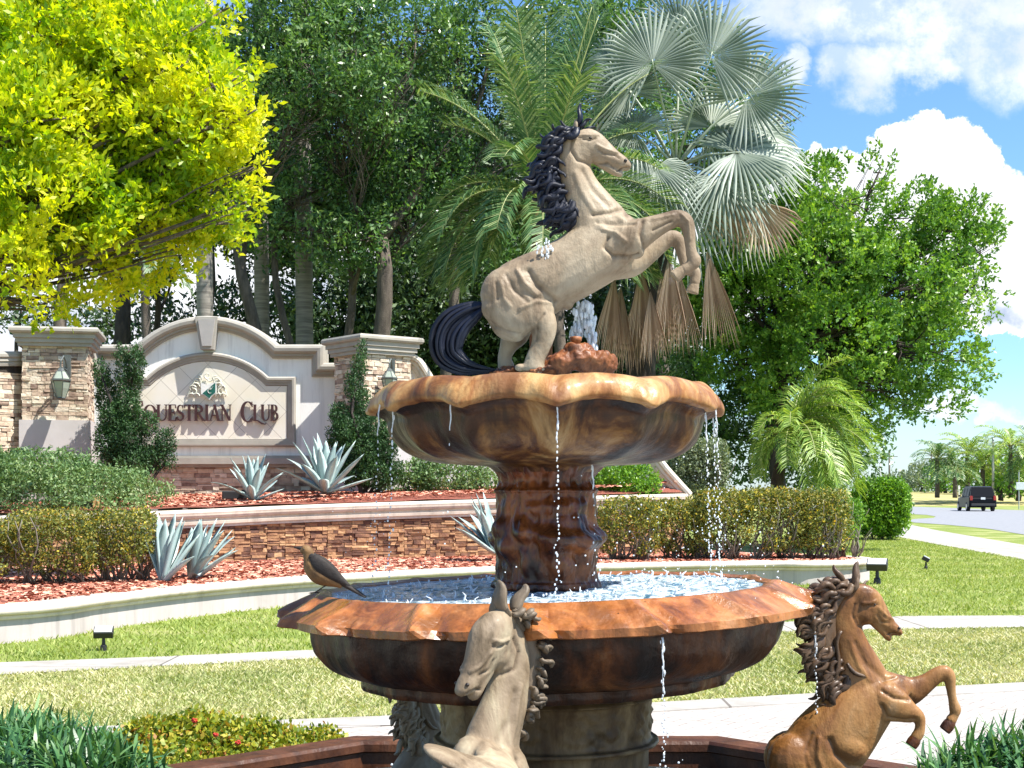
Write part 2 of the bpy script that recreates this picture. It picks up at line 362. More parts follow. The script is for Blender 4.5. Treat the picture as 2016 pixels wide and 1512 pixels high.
def paver_mat():
    m, nt, b = base_mat('pavers'); tc = nt.nodes.new('ShaderNodeTexCoord'); mp = nt.nodes.new('ShaderNodeMapping')
    nt.links.new(tc.outputs['Object'], mp.inputs[0]); mp.inputs['Rotation'].default_value = (0, 0, R(38))
    br = nt.nodes.new('ShaderNodeTexBrick'); nt.links.new(mp.outputs[0], br.inputs[0])
    br.inputs['Scale'].default_value = 1; br.inputs['Brick Width'].default_value = .24; br.inputs['Row Height'].default_value = .12; br.inputs['Mortar Size'].default_value = .006
    br.inputs['Color1'].default_value = (.36, .31, .275, 1); br.inputs['Color2'].default_value = (.44, .395, .36, 1); br.inputs['Mortar'].default_value = (.19, .165, .145, 1)
    col = mixc(nt, ramp(nt, noise_n(nt, 1.1, 5), [(.35, (0, 0, 0)), (.7, (.45, .45, .45))]), br.outputs[0], (.45, .41, .375))
    nt.links.new(col, b.inputs['Base Color']); b.inputs['Roughness'].default_value = .8
    bump(nt, b, br.outputs['Fac'], .4, -.004); return m
M_paver = paver_mat()
M_mulchb = stone_mat('mulch_base', (.10, .025, .018), (.42, .13, .08), 40, .95, 60, .9, .03)
M_mulch = island_mat('mulch_chip', [(0, (.16, .045, .03)), (.35, (.42, .14, .085)), (.75, (.62, .27, .18)), (1, (.74, .50, .36))], .85, 0, 0, 0, 0)
M_agave = stone_mat('agave_leaf', (.26, .37, .36), (.46, .56, .55), 5, .45, 60, .1, .002, stretch=(1, 1, .4))
M_black = plain('black_metal', (.02, .02, .022), .45)
M_bronze = plain('lantern_metal', (.10, .115, .11), .45, .4, (.17, .18, .17))
M_letter = plain('letter_bronze', (.055, .02, .022), .5)
M_crest = plain('crest_cream', (.74, .73, .62), .6, 0, (.40, .42, .34), 30); M_crestg = plain('crest_green', (.01, .12, .09), .5)
M_crestw = plain('crest_white', (.80, .80, .76), .6); M_crestd = plain('crest_dark', (.10, .11, .09), .6)
def glass_mat(name, c, rough=.1):
    m, nt, b = base_mat(name); b.inputs['Base Color'].default_value = (*c, 1); b.inputs['Roughness'].default_value = rough; b.inputs['Coat Weight'].default_value = .4
    n = noise_n(nt, 6, 3); nt.links.new(ramp(nt, n, [(.3, c), (.7, tuple(x*1.2 for x in c))]), b.inputs['Base Color']); return m
M_lglass = glass_mat('lantern_glass', (.30, .34, .28))
# ---------------------------------------------------------------- fountain
FC = Vector((.12, 5.0, 0))           # centre of the fountain
def wetstone(name, stops, wet=.28, scale=5, vstain=None, coat=.5, bst=.35, bsc=45, crease_shade=0):
    m, nt, b = base_mat(name)
    f = noise_n(nt, scale, 7, .62, (1, 1, .55), .8); col = ramp(nt, f, stops)
    if vstain:
        g = noise_n(nt, 9, 5, .6, (1, 1, .16), .4); mr = nt.nodes.new('ShaderNodeMapRange'); nt.links.new(g, mr.inputs[0])
        mr.inputs[1].default_value = .46; mr.inputs[2].default_value = .62; mr.inputs[4].default_value = .85
        col = mixc(nt, mr.outputs[0], col, vstain)
    if crease_shade:  # shade in the carved creases, put into the colour by curvature
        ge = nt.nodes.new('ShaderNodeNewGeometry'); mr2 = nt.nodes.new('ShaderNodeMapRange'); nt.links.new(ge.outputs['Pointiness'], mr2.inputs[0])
        mr2.inputs[1].default_value = .40; mr2.inputs[2].default_value = .505; mr2.inputs[3].default_value = crease_shade; mr2.inputs[4].default_value = 0
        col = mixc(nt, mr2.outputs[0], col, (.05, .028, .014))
    nt.links.new(col, b.inputs['Base Color'])
    h = noise_n(nt, 6, 4, .6, (1, 1, .3)); mr = nt.nodes.new('ShaderNodeMapRange'); nt.links.new(h, mr.inputs[0])
    mr.inputs[1].default_value = .35; mr.inputs[2].default_value = .65; mr.inputs[3].default_value = max(.12, wet-.08); mr.inputs[4].default_value = wet+.28
    nt.links.new(mr.outputs[0], b.inputs['Roughness']); b.inputs['Coat Weight'].default_value = coat*.5; b.inputs['Specular IOR Level'].default_value = .32; b.inputs['Coat Roughness'].default_value = .22
    p = bump(nt, b, noise_n(nt, bsc, 6, .65), bst, .008); p = bump(nt, b, noise_n(nt, 11, 4, .6, (1, 1, .4), .5), .45, .02, p)
    return m
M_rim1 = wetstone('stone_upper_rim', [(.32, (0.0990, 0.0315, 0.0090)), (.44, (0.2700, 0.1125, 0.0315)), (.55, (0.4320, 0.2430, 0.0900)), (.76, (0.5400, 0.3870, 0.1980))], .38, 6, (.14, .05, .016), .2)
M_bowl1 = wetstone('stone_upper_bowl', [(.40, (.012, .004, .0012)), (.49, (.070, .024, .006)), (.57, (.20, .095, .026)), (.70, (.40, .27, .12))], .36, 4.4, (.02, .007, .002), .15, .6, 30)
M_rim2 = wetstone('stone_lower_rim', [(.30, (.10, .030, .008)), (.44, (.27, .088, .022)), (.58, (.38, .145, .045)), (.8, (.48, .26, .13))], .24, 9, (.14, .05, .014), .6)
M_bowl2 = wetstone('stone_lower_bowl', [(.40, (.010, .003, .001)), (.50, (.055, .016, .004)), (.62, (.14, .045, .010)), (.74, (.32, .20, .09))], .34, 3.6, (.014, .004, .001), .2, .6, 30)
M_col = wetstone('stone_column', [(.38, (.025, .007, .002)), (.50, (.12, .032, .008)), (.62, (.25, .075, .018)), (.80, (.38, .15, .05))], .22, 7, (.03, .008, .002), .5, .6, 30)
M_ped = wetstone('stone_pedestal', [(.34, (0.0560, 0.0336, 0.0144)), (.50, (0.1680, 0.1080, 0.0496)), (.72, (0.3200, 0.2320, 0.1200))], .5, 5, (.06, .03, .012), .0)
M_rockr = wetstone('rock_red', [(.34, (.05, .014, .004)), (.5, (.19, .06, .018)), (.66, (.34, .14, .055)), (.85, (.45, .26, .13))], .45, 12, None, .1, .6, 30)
M_poolrim = wetstone('stone_pool_rim', [(.3, (.03, .010, .005)), (.6, (.10, .035, .014)), (.85, (.22, .10, .05))], .45, 6, None, .1)
M_horset = wetstone('statue_tan', [(.32, (.12, .08, .048)), (.44, (.25, .185, .12)), (.56, (.345, .275, .19)), (.78, (.45, .38, .285))], .5, 4.6, None, .0, .35, 55, crease_shade=.9)
M_horsef = wetstone('statue_grey_tan', [(.30, (.10, .07, .04)), (.44, (.23, .17, .11)), (.58, (.33, .27, .18)), (.8, (.46, .39, .28))], .55, 6.5, None, .05, .25, 60, crease_shade=.9)
M_horseb = wetstone('statue_brown', [(.32, (.06, .022, .006)), (.44, (.19, .080, .022)), (.56, (.31, .155, .05)), (.76, (.38, .25, .13))], .34, 5.5, None, .25, .3, 60, crease_shade=.85)
M_mane1 = wetstone('mane_blue_black', [(.3, (.004, .005, .010)), (.7, (.010, .013, .028))], .42, 9, None, .0, .15)
M_mane2 = wetstone('mane_umber', [(.3, (.035, .02, .012)), (.55, (.10, .06, .035)), (.8, (.22, .15, .09))], .4, 9, None, .15, .3)
M_mane3 = wetstone('mane_grey', [(.3, (.06, .045, .03)), (.55, (.17, .13, .09)), (.8, (.33, .27, .19))], .5, 9, None, .1, .3)
M_dark = plain('statue_dark', (.015, .008, .005), .35)

def remesh(mb, vox, smooth_it=2):
    me = bpy.data.meshes.new('tmp'); me.from_pydata([tuple(v) for v in mb.v], [], mb.f); me.update()
    o = bpy.data.objects.new('tmp', me); scene.collection.objects.link(o)
    r = o.modifiers.new('r', 'REMESH'); r.mode = 'VOXEL'; r.voxel_size = vox; r.use_smooth_shade = True
    s = o.modifiers.new('s', 'SMOOTH'); s.iterations = smooth_it; s.factor = .5
    dg = bpy.context.evaluated_depsgraph_get(); dg.update()
    ev = o.evaluated_get(dg); m2 = ev.to_mesh()
    n = len(m2.vertices); V = np.zeros(n*3); m2.vertices.foreach_get('co', V); V = V.reshape(-1, 3)
    Fq = [tuple(p.vertices) for p in m2.polygons]; Nn = np.zeros(n*3); m2.vertices.foreach_get('normal', Nn); Nn = Nn.reshape(-1, 3)
    ev.to_mesh_clear(); bpy.data.objects.remove(o); bpy.data.meshes.remove(me)
    return V, Nn, Fq

class Trace:
    """side-view drawing units -> local metres (x forward, y across, z up)"""
    def __init__(s, org, k): s.o = org; s.k = k
    def p(s, u, v, y=0): return Vector(((u-s.o[0])*s.k, y*s.k, -(v-s.o[1])*s.k))
def loft(mb, T, st, n=20, per=4, g=1.0, ends=True):
    """st rows: u, v, r in plane, w across, y offset"""
    rows = [(s[0], s[1], s[2]*g, s[3]*g, (s[4] if len(s) > 4 else 0)) for s in st]; pts = crom(rows, per)
    P = [T.p(q[0], q[1], q[4]) for q in pts]; m = len(P); vs_, fs = [], []
    for i, q in enumerate(pts):
        t = P[min(i+1, m-1)]-P[max(i-1, 0)]; t.y *= .3; t.normalize(); b = Vector((0, 1, 0)); a = b.cross(t).normalized()
        for k in range(n):
            an = 2*math.pi*k/n; vs_.append(P[i]+a*(math.cos(an)*q[2]*T.k)+b*(math.sin(an)*q[3]*T.k))
    for i in range(m-1):
        for k in range(n):
            k2 = (k+1) % n; fs.append((i*n+k, i*n+k2, (i+1)*n+k2, (i+1)*n+k))
    fs += [tuple(range(n-1, -1, -1)), tuple((m-1)*n+k for k in range(n))]
    mb.add(vs_, fs)
    for e in ((0, -1) if ends else (0,)):
        q = pts[e]; rr = min(q[2], q[3])*.97; mb.ell(P[e], (q[2]*T.k*.93, q[3]*T.k*.97, q[2]*T.k*.93))
def blob(mb, T, u, v, a, b, w, y=0, ang=0):
    M_ = Matrix.Rotation(-R(ang), 3, 'Y')
    mb.ell(T.p(u, v, y), (a*T.k, w*T.k, b*T.k), M=M_.inverted())
def sculpt(V, Nn, T, strokes):
    """strokes: polyline of (u,v), side (-1 near, 1 far, 0 both), width, depth (negative carves)"""
    U = V[:, 0]/T.k+T.o[0]; Vv = -V[:, 2]/T.k+T.o[1]; D = np.zeros(len(V))
    for (pl, side, wd, dp) in strokes:
        wd = wd*.95
        best = np.full(len(V), 1e9)
        for (a, b) in zip(pl[:-1], pl[1:]):
            a = np.array(a, float); b = np.array(b, float); ab = b-a; L2 = max(1e-6, (ab**2).sum())
            t = np.clip(((U-a[0])*ab[0]+(Vv-a[1])*ab[1])/L2, 0, 1)
            best = np.minimum(best, np.hypot(U-a[0]-t*ab[0], Vv-a[1]-t*ab[1]))
        m = np.exp(-(best/wd)**2)*dp
        lat = np.clip(np.abs(Nn[:, 1])*1.6-.25, 0, 1)
        if side: lat = lat*(np.sign(V[:, 1]) == side)
        D += m*lat
    return V+Nn*(D*1.05*T.k)[:, None]
def polyobj(name, V, Fq, mat, parent, M4):
    Vw = [M4 @ Vector(v) for v in V]; mb = MB(); mb.v = [tuple(v) for v in Vw]; mb.f = Fq
    return mb.build(name, mat, parent, True)
def lock(mb, T, base, d, length, r0, y, dy, amp, ph, curl=0, n=6, steps=13, flat=.62):
    pts, rad = [], []; u, v = base; ang = math.atan2(d[1], d[0])
    for i in range(steps+1):
        t = i/steps; a = ang+curl*t+amp*math.sin(ph+t*6.5)
        pts.append(T.p(u, v, y+dy*t+6*math.sin(ph*2+t*7))); rad.append(T.k*r0*max(.2, .6+1.25*t-1.6*t*t)*(1 if t < .99 else .6))
        u += math.cos(a)*length/steps; v += math.sin(a)*length/steps
    mb.tube(pts, rad, n, True, flat)

class Twist:
    def __init__(s, M, ang, z0, z1, x0): s.M = M; s.a = R(ang); s.z0 = z0; s.z1 = z1; s.x0 = x0
    def __matmul__(s, v):
        t = max(0, min(1, (v.z-s.z0)/(s.z1-s.z0))); t = t*t*(3-2*t); q = Vector((v.x-s.x0, v.y*1.38, v.z)); q.rotate(Matrix.Rotation(s.a*t, 3, 'Z').to_quaternion()); q.x += s.x0
        return s.M @ q
def rearing_horse(name, label, group, loc, yaw, T, S, mats, vox=.0045):
    """S: dict with lofts, blobs, strokes, crest, tail, hooves, eyes, ears"""
    M4 = Matrix.Translation(loc) @ Matrix.Rotation(yaw, 4, 'Z')
    if 'twist' in S: M4 = Twist(M4, *S['twist'])
    t = thing(name, tuple(loc), label, 'statue', group)
    mb = MB()
    for st, g_l in zip(S['lofts'], S['gain']): loft(mb, T, st, g=g_l)
    for b in S['blobs']: blob(mb, T, *b)
    V, Nn, Fq = remesh(mb, vox, 4)
    V = sculpt(V, Nn, T, S['strokes'])
    polyobj('body', V, Fq, mats[0], t, M4)
    rnd = random.Random(S.get('seed', 3))
    mn = MB()
    if 'manebase' in S: loft(mn, T, S['manebase'], 14)
    C = crom(S['crest'], 8); nC = len(C)
    for j in range(S['nlock']):
        s = rnd.random(); c = C[int(s*(nC-1))]; ysp = S['manew']
        y = rnd.choice((-1, -1, 1))*rnd.uniform(.75, 1.15)*ysp if rnd.random() < .8 else rnd.uniform(-ysp, ysp); ang = math.atan2(S['dir0'][1], S['dir0'][0])*(1-s)+math.atan2(S['dir1'][1], S['dir1'][0])*s+rnd.uniform(-.3, .3)
        L = (S['len0']*(1-s)+S['len1']*s)*rnd.uniform(.65, 1.08)
        off = rnd.random()*.75; lock(mn, T, (c[0]+rnd.uniform(-12, 18)+off*math.cos(ang)*S['thick'], c[1]+off*math.sin(ang)*S['thick']), (math.cos(ang), math.sin(ang)), L, S['lockr']*rnd.uniform(.75, 1.2), y, rnd.uniform(-8, 25)*(-1 if y < 0 else 1)*.6, .8, rnd.uniform(0, 6), rnd.uniform(-.5, .3))
    for lk in S.get('locks', []): lock(mn, T, *lk)
    polyobj('mane', mn.v, mn.f, mats[1], t, M4)
    if 'tail' in S:
        tl = MB(); P = crom(S['tail'], 8); m = len(P)
        for j in range(64):
            o = rnd.uniform(-1, 1); yy = rnd.uniform(-55, 55); pts, rad = [], []
            for i, q in enumerate(P):
                a = P[min(i+1, m-1)][:2]-P[max(i-1, 0)][:2]; a = a/np.linalg.norm(a); nrm = np.array((-a[1], a[0])); s = i/(m-1)
                w = q[2]*(math.sin(math.pi*min(1, .25+s*.75))**.6 if s < .99 else .3)
                pts.append(T.p(q[0]+nrm[0]*o*w+3*math.sin(s*9+j), q[1]+nrm[1]*o*w, yy*(.5+.5*w/80)+4*math.sin(s*7+j*2))); rad.append(T.k*13*(1-.75*s*s))
            tl.tube(pts, rad, 6)
        polyobj('tail', tl.v, tl.f, mats[1], t, M4)
    for (u, v, y) in S['eyes']:
        e = MB(); blob(e, T, u, v, 9, 7, 8, y, 0); polyobj('eye', e.v, e.f, M_dark, t, M4)
    for (u, v, a, b_, w, y, an) in S['nostrils']:
        e = MB(); blob(e, T, u, v, a, b_, w, y, an); polyobj('nostril', e.v, e.f, M_dark, t, M4)
    for (u, v, y, an) in S['ears']:
        e = MB(); k = S.get('earl', 55)
        pts = [T.p(u+math.cos(R(an))*k*q, v-math.sin(R(an))*k*q, y+q*5) for q in (0, .3, .6, .85, 1)]
        e.tube(pts, [T.k*r*k/55 for r in (10, 15, 12, 6, 1)], 10, True, .55); polyobj('ear', e.v, e.f, mats[0], t, M4)
    for hf in S['hooves']:
        h = MB(); loft(h, T, hf, 14, 3, ends=False); V2, N2, F2 = remesh(h, vox*.55, 1); polyobj('hoof', V2, F2, mats[2], t, M4)
    return t

# -- the large statue on top, traced in units of a 2.607x enlargement whose corner is (840, 180)
def TR(px0, py0, zoom, Y, org):
    k = Y/F/zoom; T = Trace(org, k); loc = W(px0+org[0]/zoom, py0+org[1]/zoom, Y); return T, loc
T1, L1 = TR(840, 180, 2.607, 5.0, (560, 1430))
TOP = dict(gain=[1.06, 1.15, 1.06, 1.05, 1.16, 1.16, 1.12, 1.08],
 lofts=[
  [(345,1120,62,62),(375,1085,100,92),(450,1035,148,118),(545,1005,163,126),(660,950,158,130),(780,885,158,130),(900,805,162,122),(990,745,132,105),(1045,715,92,82),(1075,705,50,60)],
  [(905,790,165,100),(880,690,142,84),(838,600,112,66),(790,500,86,54),(762,420,76,48),(752,340,74,46),(765,270,68,44)],
  [(762,245,50,38),(800,262,74,46),(850,283,76,46),(905,315,60,38),(955,345,46,32),(1000,366,36,29),(1026,382,26,24)],
  [(880,352,30,26),(930,388,24,22),(965,412,20,20),(992,424,17,19)],
  [(980,790,100,60,-60),(1060,760,76,48,-78),(1130,725,58,38,-84),(1210,690,43,31,-86),(1275,668,38,29,-86),(1315,682,36,30,-86),(1334,730,30,24,-86),(1342,800,24,20,-86),(1350,850,26,22,-86),(1362,884,32,25,-86),(1340,912,26,22,-86),(1312,930,26,24,-86)],
  [(990,860,90,50,60),(1060,868,64,44,72),(1140,825,46,34,80),(1215,770,36,27,84),(1270,735,34,27,86),(1300,752,30,25,86),(1318,820,22,20,86),(1345,900,22,20,86),(1378,905,28,24,86),(1392,930,24,22,86),(1385,970,24,24,86)],
  [(420,1050,140,70,-50),(480,1130,150,70,-62),(545,1165,110,60,-70),(592,1205,70,48,-74),(598,1260,54,40,-76),(582,1320,45,34,-76),(560,1370,44,34,-76),(548,1420,48,40,-76)],
  [(430,1130,120,60,55),(450,1230,80,50,66),(420,1300,44,38,70),(400,1360,34,30,70),(408,1410,42,36,70)],
 ],
 blobs=[(800,305,80,84,50,0,20),(855,250,38,22,44,0,-25),(1010,372,36,33,32,0,30),(990,790,85,60,38,-92,30),(1060,830,52,44,34,-82,20),(900,740,70,44,30,-88,60),(1000,690,66,40,60,-40,40),(600,1130,56,52,46,-72,0),(360,1120,80,75,50,-60,0),(420,1225,95,62,46,-60,25),(838,240,15,12,48,0,0),
  (700,1075,60,44,60,0,30),(1000,880,60,36,60,0,30),(548,1428,62,26,48,-76,0),(480,1424,30,20,34,-74,0),(1085,720,50,60,40,-50,0)],
 strokes=[([(520,940),(560,1010),(630,1065),(660,1090)],-1,16,-13),([(465,935),(500,1000),(560,1060)],-1,12,9),([(410,960),(450,1040),(520,1100)],-1,11,-7),([(380,990),(400,1080),(430,1120)],-1,9,6),([(355,1000),(365,1080)],-1,9,-5),
  ([(640,1100),(560,1095),(480,1130)],-1,10,7),([(600,1160),(570,1200),(560,1290)],-1,8,-7),([(320,1190),(400,1240),(500,1262),(560,1230)],-1,13,-8),([(360,1230),(450,1265)],-1,8,6),
  ([(925,770),(905,820),(950,860),(1040,868),(1080,850)],-1,12,-15),([(850,650),(930,640),(1010,610),(1060,640)],-1,11,-10),([(870,690),(960,700),(1050,700)],-1,12,-10),([(900,730),(960,745),(1010,790)],-1,10,8),
  ([(1095,690),(1085,760),(1110,820)],-1,12,-12),([(1150,680),(1250,655)],-1,8,6),([(1150,735),(1240,690)],-1,7,-7),([(1290,650),(1330,690),(1338,780)],-1,6,6),
  ([(800,420),(850,520),(930,600)],-1,15,-7),([(760,430),(790,520),(850,620)],-1,15,6),
  ([(745,245),(735,310),(770,365),(850,385),(920,375)],-1,9,-9),([(770,235),(820,235),(880,232)],-1,6,7),([(800,258),(840,262),(865,252)],-1,5,-7),([(870,285),(915,305),(975,320)],-1,7,7),([(880,310),(910,330),(960,335),(985,350)],-1,5,-6),
  ([(975,412),(1005,398),(1040,396)],0,5,-9),([(930,375),(960,400)],-1,5,-4),([(450,1400),(520,1380)],-1,6,-4)],
 manebase=[(770,200,26,20),(720,225,38,28),(668,290,52,36),(630,360,66,42),(620,440,74,46),(645,520,68,48),(672,590,66,50),(690,640,50,40),(670,680,20,22)],
 crest=[(790,180),(730,215),(690,270),(665,340),(672,420),(705,500),(745,570),(775,620)], dir0=(-.6,.35), dir1=(-.75,.6), len0=120, len1=150, lockr=29, nlock=125, manew=50, seed=5, thick=110,
 locks=[((770,195),(.05,-1),140,24,-8,-6,.35,1.0,.25),((785,190),(.6,-.8),85,20,-14,-6,.5,2,.9),((745,200),(-.5,-.7),85,20,0,0,.6,3,-.6),((800,190),(1,-.5),72,17,10,4,.5,1,.8),((710,230),(-.9,-.4),95,20,-20,-6,.5,2,.6),
  ((640,330),(-1,.5),165,24,-20,-10,.4,1,-.3),((660,420),(-1,.15),150,22,-10,0,.5,4,.3),((660,300),(-.9,-.5),120,20,0,0,.5,.5,.7),((600,430),(-.6,.8),130,24,-15,0,.4,1,.4),((690,600),(-.5,1),140,28,-10,0,.3,1,.5),((740,600),(.6,.6),110,22,-50,-10,.4,5,.2),
  ((700,540),(-.9,.9),150,24,-40,-10,.4,2,.4),((620,520),(-.8,.6),90,24,10,0,.4,2,.6),((665,345),(.5,.35),70,14,-48,-4,.5,1,.5),((670,410),(.5,.35),65,13,-48,-4,.5,2,.5)],
 tail=[(300,1105,18),(235,1130,50),(152,1185,76),(105,1260,86),(108,1345,84),(170,1400,66),(250,1426,48),(380,1438,26)],
 eyes=[(838,250,-44),(838,250,44)], nostrils=[(1018,362,9,11,8,-27,20),(1018,362,9,11,8,27,20)], ears=[(760,205,-24,85),(765,205,24,80)], earl=62,
 hooves=[[(1322,925,24,22,-86),(1300,936,29,26,-86),(1262,966,37,31,-86)],[(1388,960,24,22,86),(1382,985,28,26,86),(1372,1022,35,31,86)]])
rearing_horse('horse_statue', 'large tan rearing horse with blue-black mane and tail atop the fountain', 'rearing horse statues of the fountain', L1, 0, T1, TOP, (M_horset, M_mane1, M_horset), .0045)

# -- the small statues around the basin, units of a 3.5x enlargement whose corner is (1480, 1080)
def small(headrot=0, hx=0):
    def hr(rows):
        out = []; c, s = math.cos(R(headrot)), math.sin(R(headrot)); ou, ov = 700, 330
        for r in rows:
            u, v = r[0]-ou, r[1]-ov; out.append((ou+u*c-v*s+hx, ov+u*s+v*c, *r[2:]))
        return out
    return dict(gain=[1.05, 1.13, 1.07, 1.06, 1.2, 1.18],
     lofts=[
      [(330,1700,240,150),(400,1560,262,160),(490,1400,272,165),(605,1260,255,162),(725,1130,226,150),(840,1035,185,130),(940,975,135,100),(1010,960,90,75),(1050,965,60,60)],
      [(770,1030,215,105),(752,900,170,84),(722,790,136,70),(684,680,112,60),(655,570,98,54),(650,460,92,50),(680,370,84,48)],
      hr([(700,290,55,42),(745,320,84,52),(800,372,98,54),(850,430,84,48),(905,490,62,40),(950,535,48,34),(990,562,38,32),(1016,578,26,26)]),
      hr([(850,510,34,30),(900,565,28,26),(930,600,26,25),(945,622,20,22)]),
      [(960,1010,130,60,60),(1060,1000,104,56,76),(1140,985,80,46,84),(1230,935,56,38,86),(1300,885,48,36,86),(1355,868,46,36,86),(1388,900,38,32,86),(1396,960,30,26,86),(1410,1050,26,23,86),(1428,1120,36,28,86),(1422,1160,28,24,86),(1400,1195,34,30,86)],
      [(900,1040,120,60,-80),(980,1075,96,56,-100),(1050,1110,66,46,-112),(1105,1135,44,36,-116),(1125,1165,34,28,-116),(1126,1215,30,26,-116),(1118,1250,34,28,-116),(1096,1285,34,30,-116)],
     ],
     blobs=[(280,1450,190,190,120,-60,0),(280,1450,190,190,120,60,0),(1020,1075,62,50,34,-118,30),(930,1050,90,66,40,-100,40),(1000,980,80,50,70,-30,30),(620,1330,180,150,120,-60,30)]
      +[(*hr([(778,440)])[0], 92,88,56,0,20+headrot),(*hr([(848,372)])[0],34,22,52,0,-10-headrot),(*hr([(998,560)])[0],36,30,34,0,30)],
     strokes=[([(500,1290),(540,1390),(640,1470),(760,1490)],0,22,-18),([(430,1280),(420,1400),(460,1500)],0,16,10),([(380,1250),(330,1380),(350,1500)],0,14,-8),([(860,1060),(900,1140),(1000,1160),(1080,1150)],-1,14,-16),([(860,960),(940,1010),(1040,1020)],0,13,-12),([(880,900),(980,880)],0,12,-10),
      ([(700,640),(760,780),(880,880)],0,20,-8),([(660,620),(720,800),(800,900)],0,16,6),([(1090,1010),(1130,1060)],0,10,-9)]
      +[(hr(a), 0, w, d) for a, w, d in [([(700,380),(680,450),(720,530),(800,550)],10,-11),([(750,370),(800,372),(845,355)],7,9),([(790,392),(830,395),(855,380)],5,-8),([(870,410),(920,460),(975,490)],8,9),([(850,450),(880,500),(940,510)],7,-8),([(925,592),(965,575),(1015,590)],5,-10)]],
     crest=[(700,240),(620,300),(560,380),(540,480),(560,600),(600,720),(640,820),(680,900)], dir0=(-1,.1), dir1=(-.45,.9), len0=200, len1=250, lockr=45, nlock=105, manew=62, seed=11, thick=190,
     manebase=[(690,250,50,36),(600,300,75,48),(520,390,95,58),(490,500,105,64),(500,620,100,66),(530,730,100,66),(570,830,80,56),(600,880,40,40)],
     locks=[((690,270),(.15,-1),190,56,-5,0,.25,1,.15),((670,300),(.6,-.9),150,44,-30,-5,.3,1,-.3),((640,240),(-.6,-.5),150,40,10,0,.3,1,.8),((620,270),(-.9,.15),190,34,-25,-5,.25,0,1.1),((560,330),(-1,-.1),190,30,10,0,.3,1,.5),((520,650),(-1,.2),230,34,-20,0,.3,2,.4),((480,760),(-.8,.7),160,34,0,0,.4,2,-.5),((640,780),(.7,.6),210,30,-75,-10,.35,1,-.2),((560,440),(-.5,1),300,30,-60,0,.4,1,.2),((600,560),(-.3,1),320,30,-70,-10,.35,2,-.3),
      ((430,480),(-.3,1),190,34,-10,0,.4,3,.2),((470,860),(.2,1),120,30,0,0,.3,1,-.4),((740,280),(.7,-.9),90,20,20,5,.3,1,.5)],
     eyes=[(*hr([(835,382)])[0],-50),(*hr([(835,382)])[0],50)], nostrils=[(*hr([(1008,545)])[0],11,9,8,-30,30),(*hr([(1008,545)])[0],11,9,8,30,30)],
     ears=[(*hr([(700,270)])[0],-36,78-headrot*.4),(*hr([(700,270)])[0],36,78-headrot*.4)], earl=72,
     hooves=[[(1404,1195,34,30,86),(1382,1230,46,38,86),(1352,1268,42,38,86)],[(1104,1268,32,30,-116),(1086,1304,45,38,-116),(1062,1340,42,38,-116)]])
T2, L2 = TR(1480, 1080, 3.5, 4.95, (840, 1035))
rearing_horse('horse_statue', 'brown wet horse statue rearing right of the lower basin, with a waved umber mane', 'rearing horse statues of the fountain', L2, 0, T2, small(), (M_horseb, M_mane2, M_bowl2), .0052)
T3 = Trace(T2.o, T2.k*1.12)
L3 = W(960, 1520, 4.0)
s3 = small(8, 0); s3['gain'] = [1.08, 1.12, 1.24, 1.3, 1.2, 1.18]; s3['nlock'] = 130; s3['earl'] = 52; s3['len0'] = 90; s3['len1'] = 100; s3['thick'] = 60; s3['lockr'] = 26; s3['manebase'] = [(a+30, b_, c*.55, d*.7) for a, b_, c, d in s3['manebase']]; s3['locks'] = s3['locks'][:3]; s3['twist'] = (-46, -.02, .17, -.02)
rearing_horse('horse_statue', 'grey and cream horse statue facing the camera in front of the lower basin', 'rearing horse statues of the fountain', L3, R(-92), T3, s3, (M_horsef, M_mane3, M_horsef), .0052)
L4 = W(858, 1470, 5.95)
rearing_horse('horse_statue', 'tan horse statue seen from behind at the far side of the pedestal under the basin', 'rearing horse statues of the fountain', L4, R(52), T2, small(0), (M_horset, M_horset, M_horset), .0065)

# -- the fountain itself
ft = thing('fountain', tuple(FC), 'tall two tier stone fountain with scalloped basins streaked orange and brown', 'fountain')
S5 = 5.0/F
def pr(lst, cx=1077): return [((r)*S5, EYE+(HOR-y)*S5) for r, y in lst]
fr_ = random.Random(2)
def fold(a, N, a0, sharp=5.0):
    x = (a-a0)/(2*math.pi)*N; d = abs(x-round(x)); return math.exp(-(d*sharp)**2)
def lobe(a, N, a0):
    x = (a-a0)/(2*math.pi)*N; d = abs(x-round(x)); return 1-d*2
def rad1(a, r, z, i):
    t = [0, .1, .3, .55, .9, 1, .9, .5, .25, .2, .15, .1, .05, 0, 0, 0, 0][min(i, 16)]
    w = noise.noise(Vector((math.cos(a)*3, math.sin(a)*3, z*6)))*.01
    return r*(1+t*(.032*fold(a, 12, R(-93), 4)-.018*lobe(a, 12, R(-93))))+w
def zz1(a, r, z, i):
    t = [0, 0, .1, .3, .8, 1.15, 1.1, .5, .15, 0, 0, 0, 0, 0, 0, 0, 0][min(i, 16)]
    return z-t*.030*lobe(a, 12, R(-93))**1.2*1.0+t*.010+noise.noise(Vector((math.cos(a)*5, math.sin(a)*5, 3)))*.006*t
def dense(p, k):
    q = crom(p, k); return [tuple(x) for x in q]
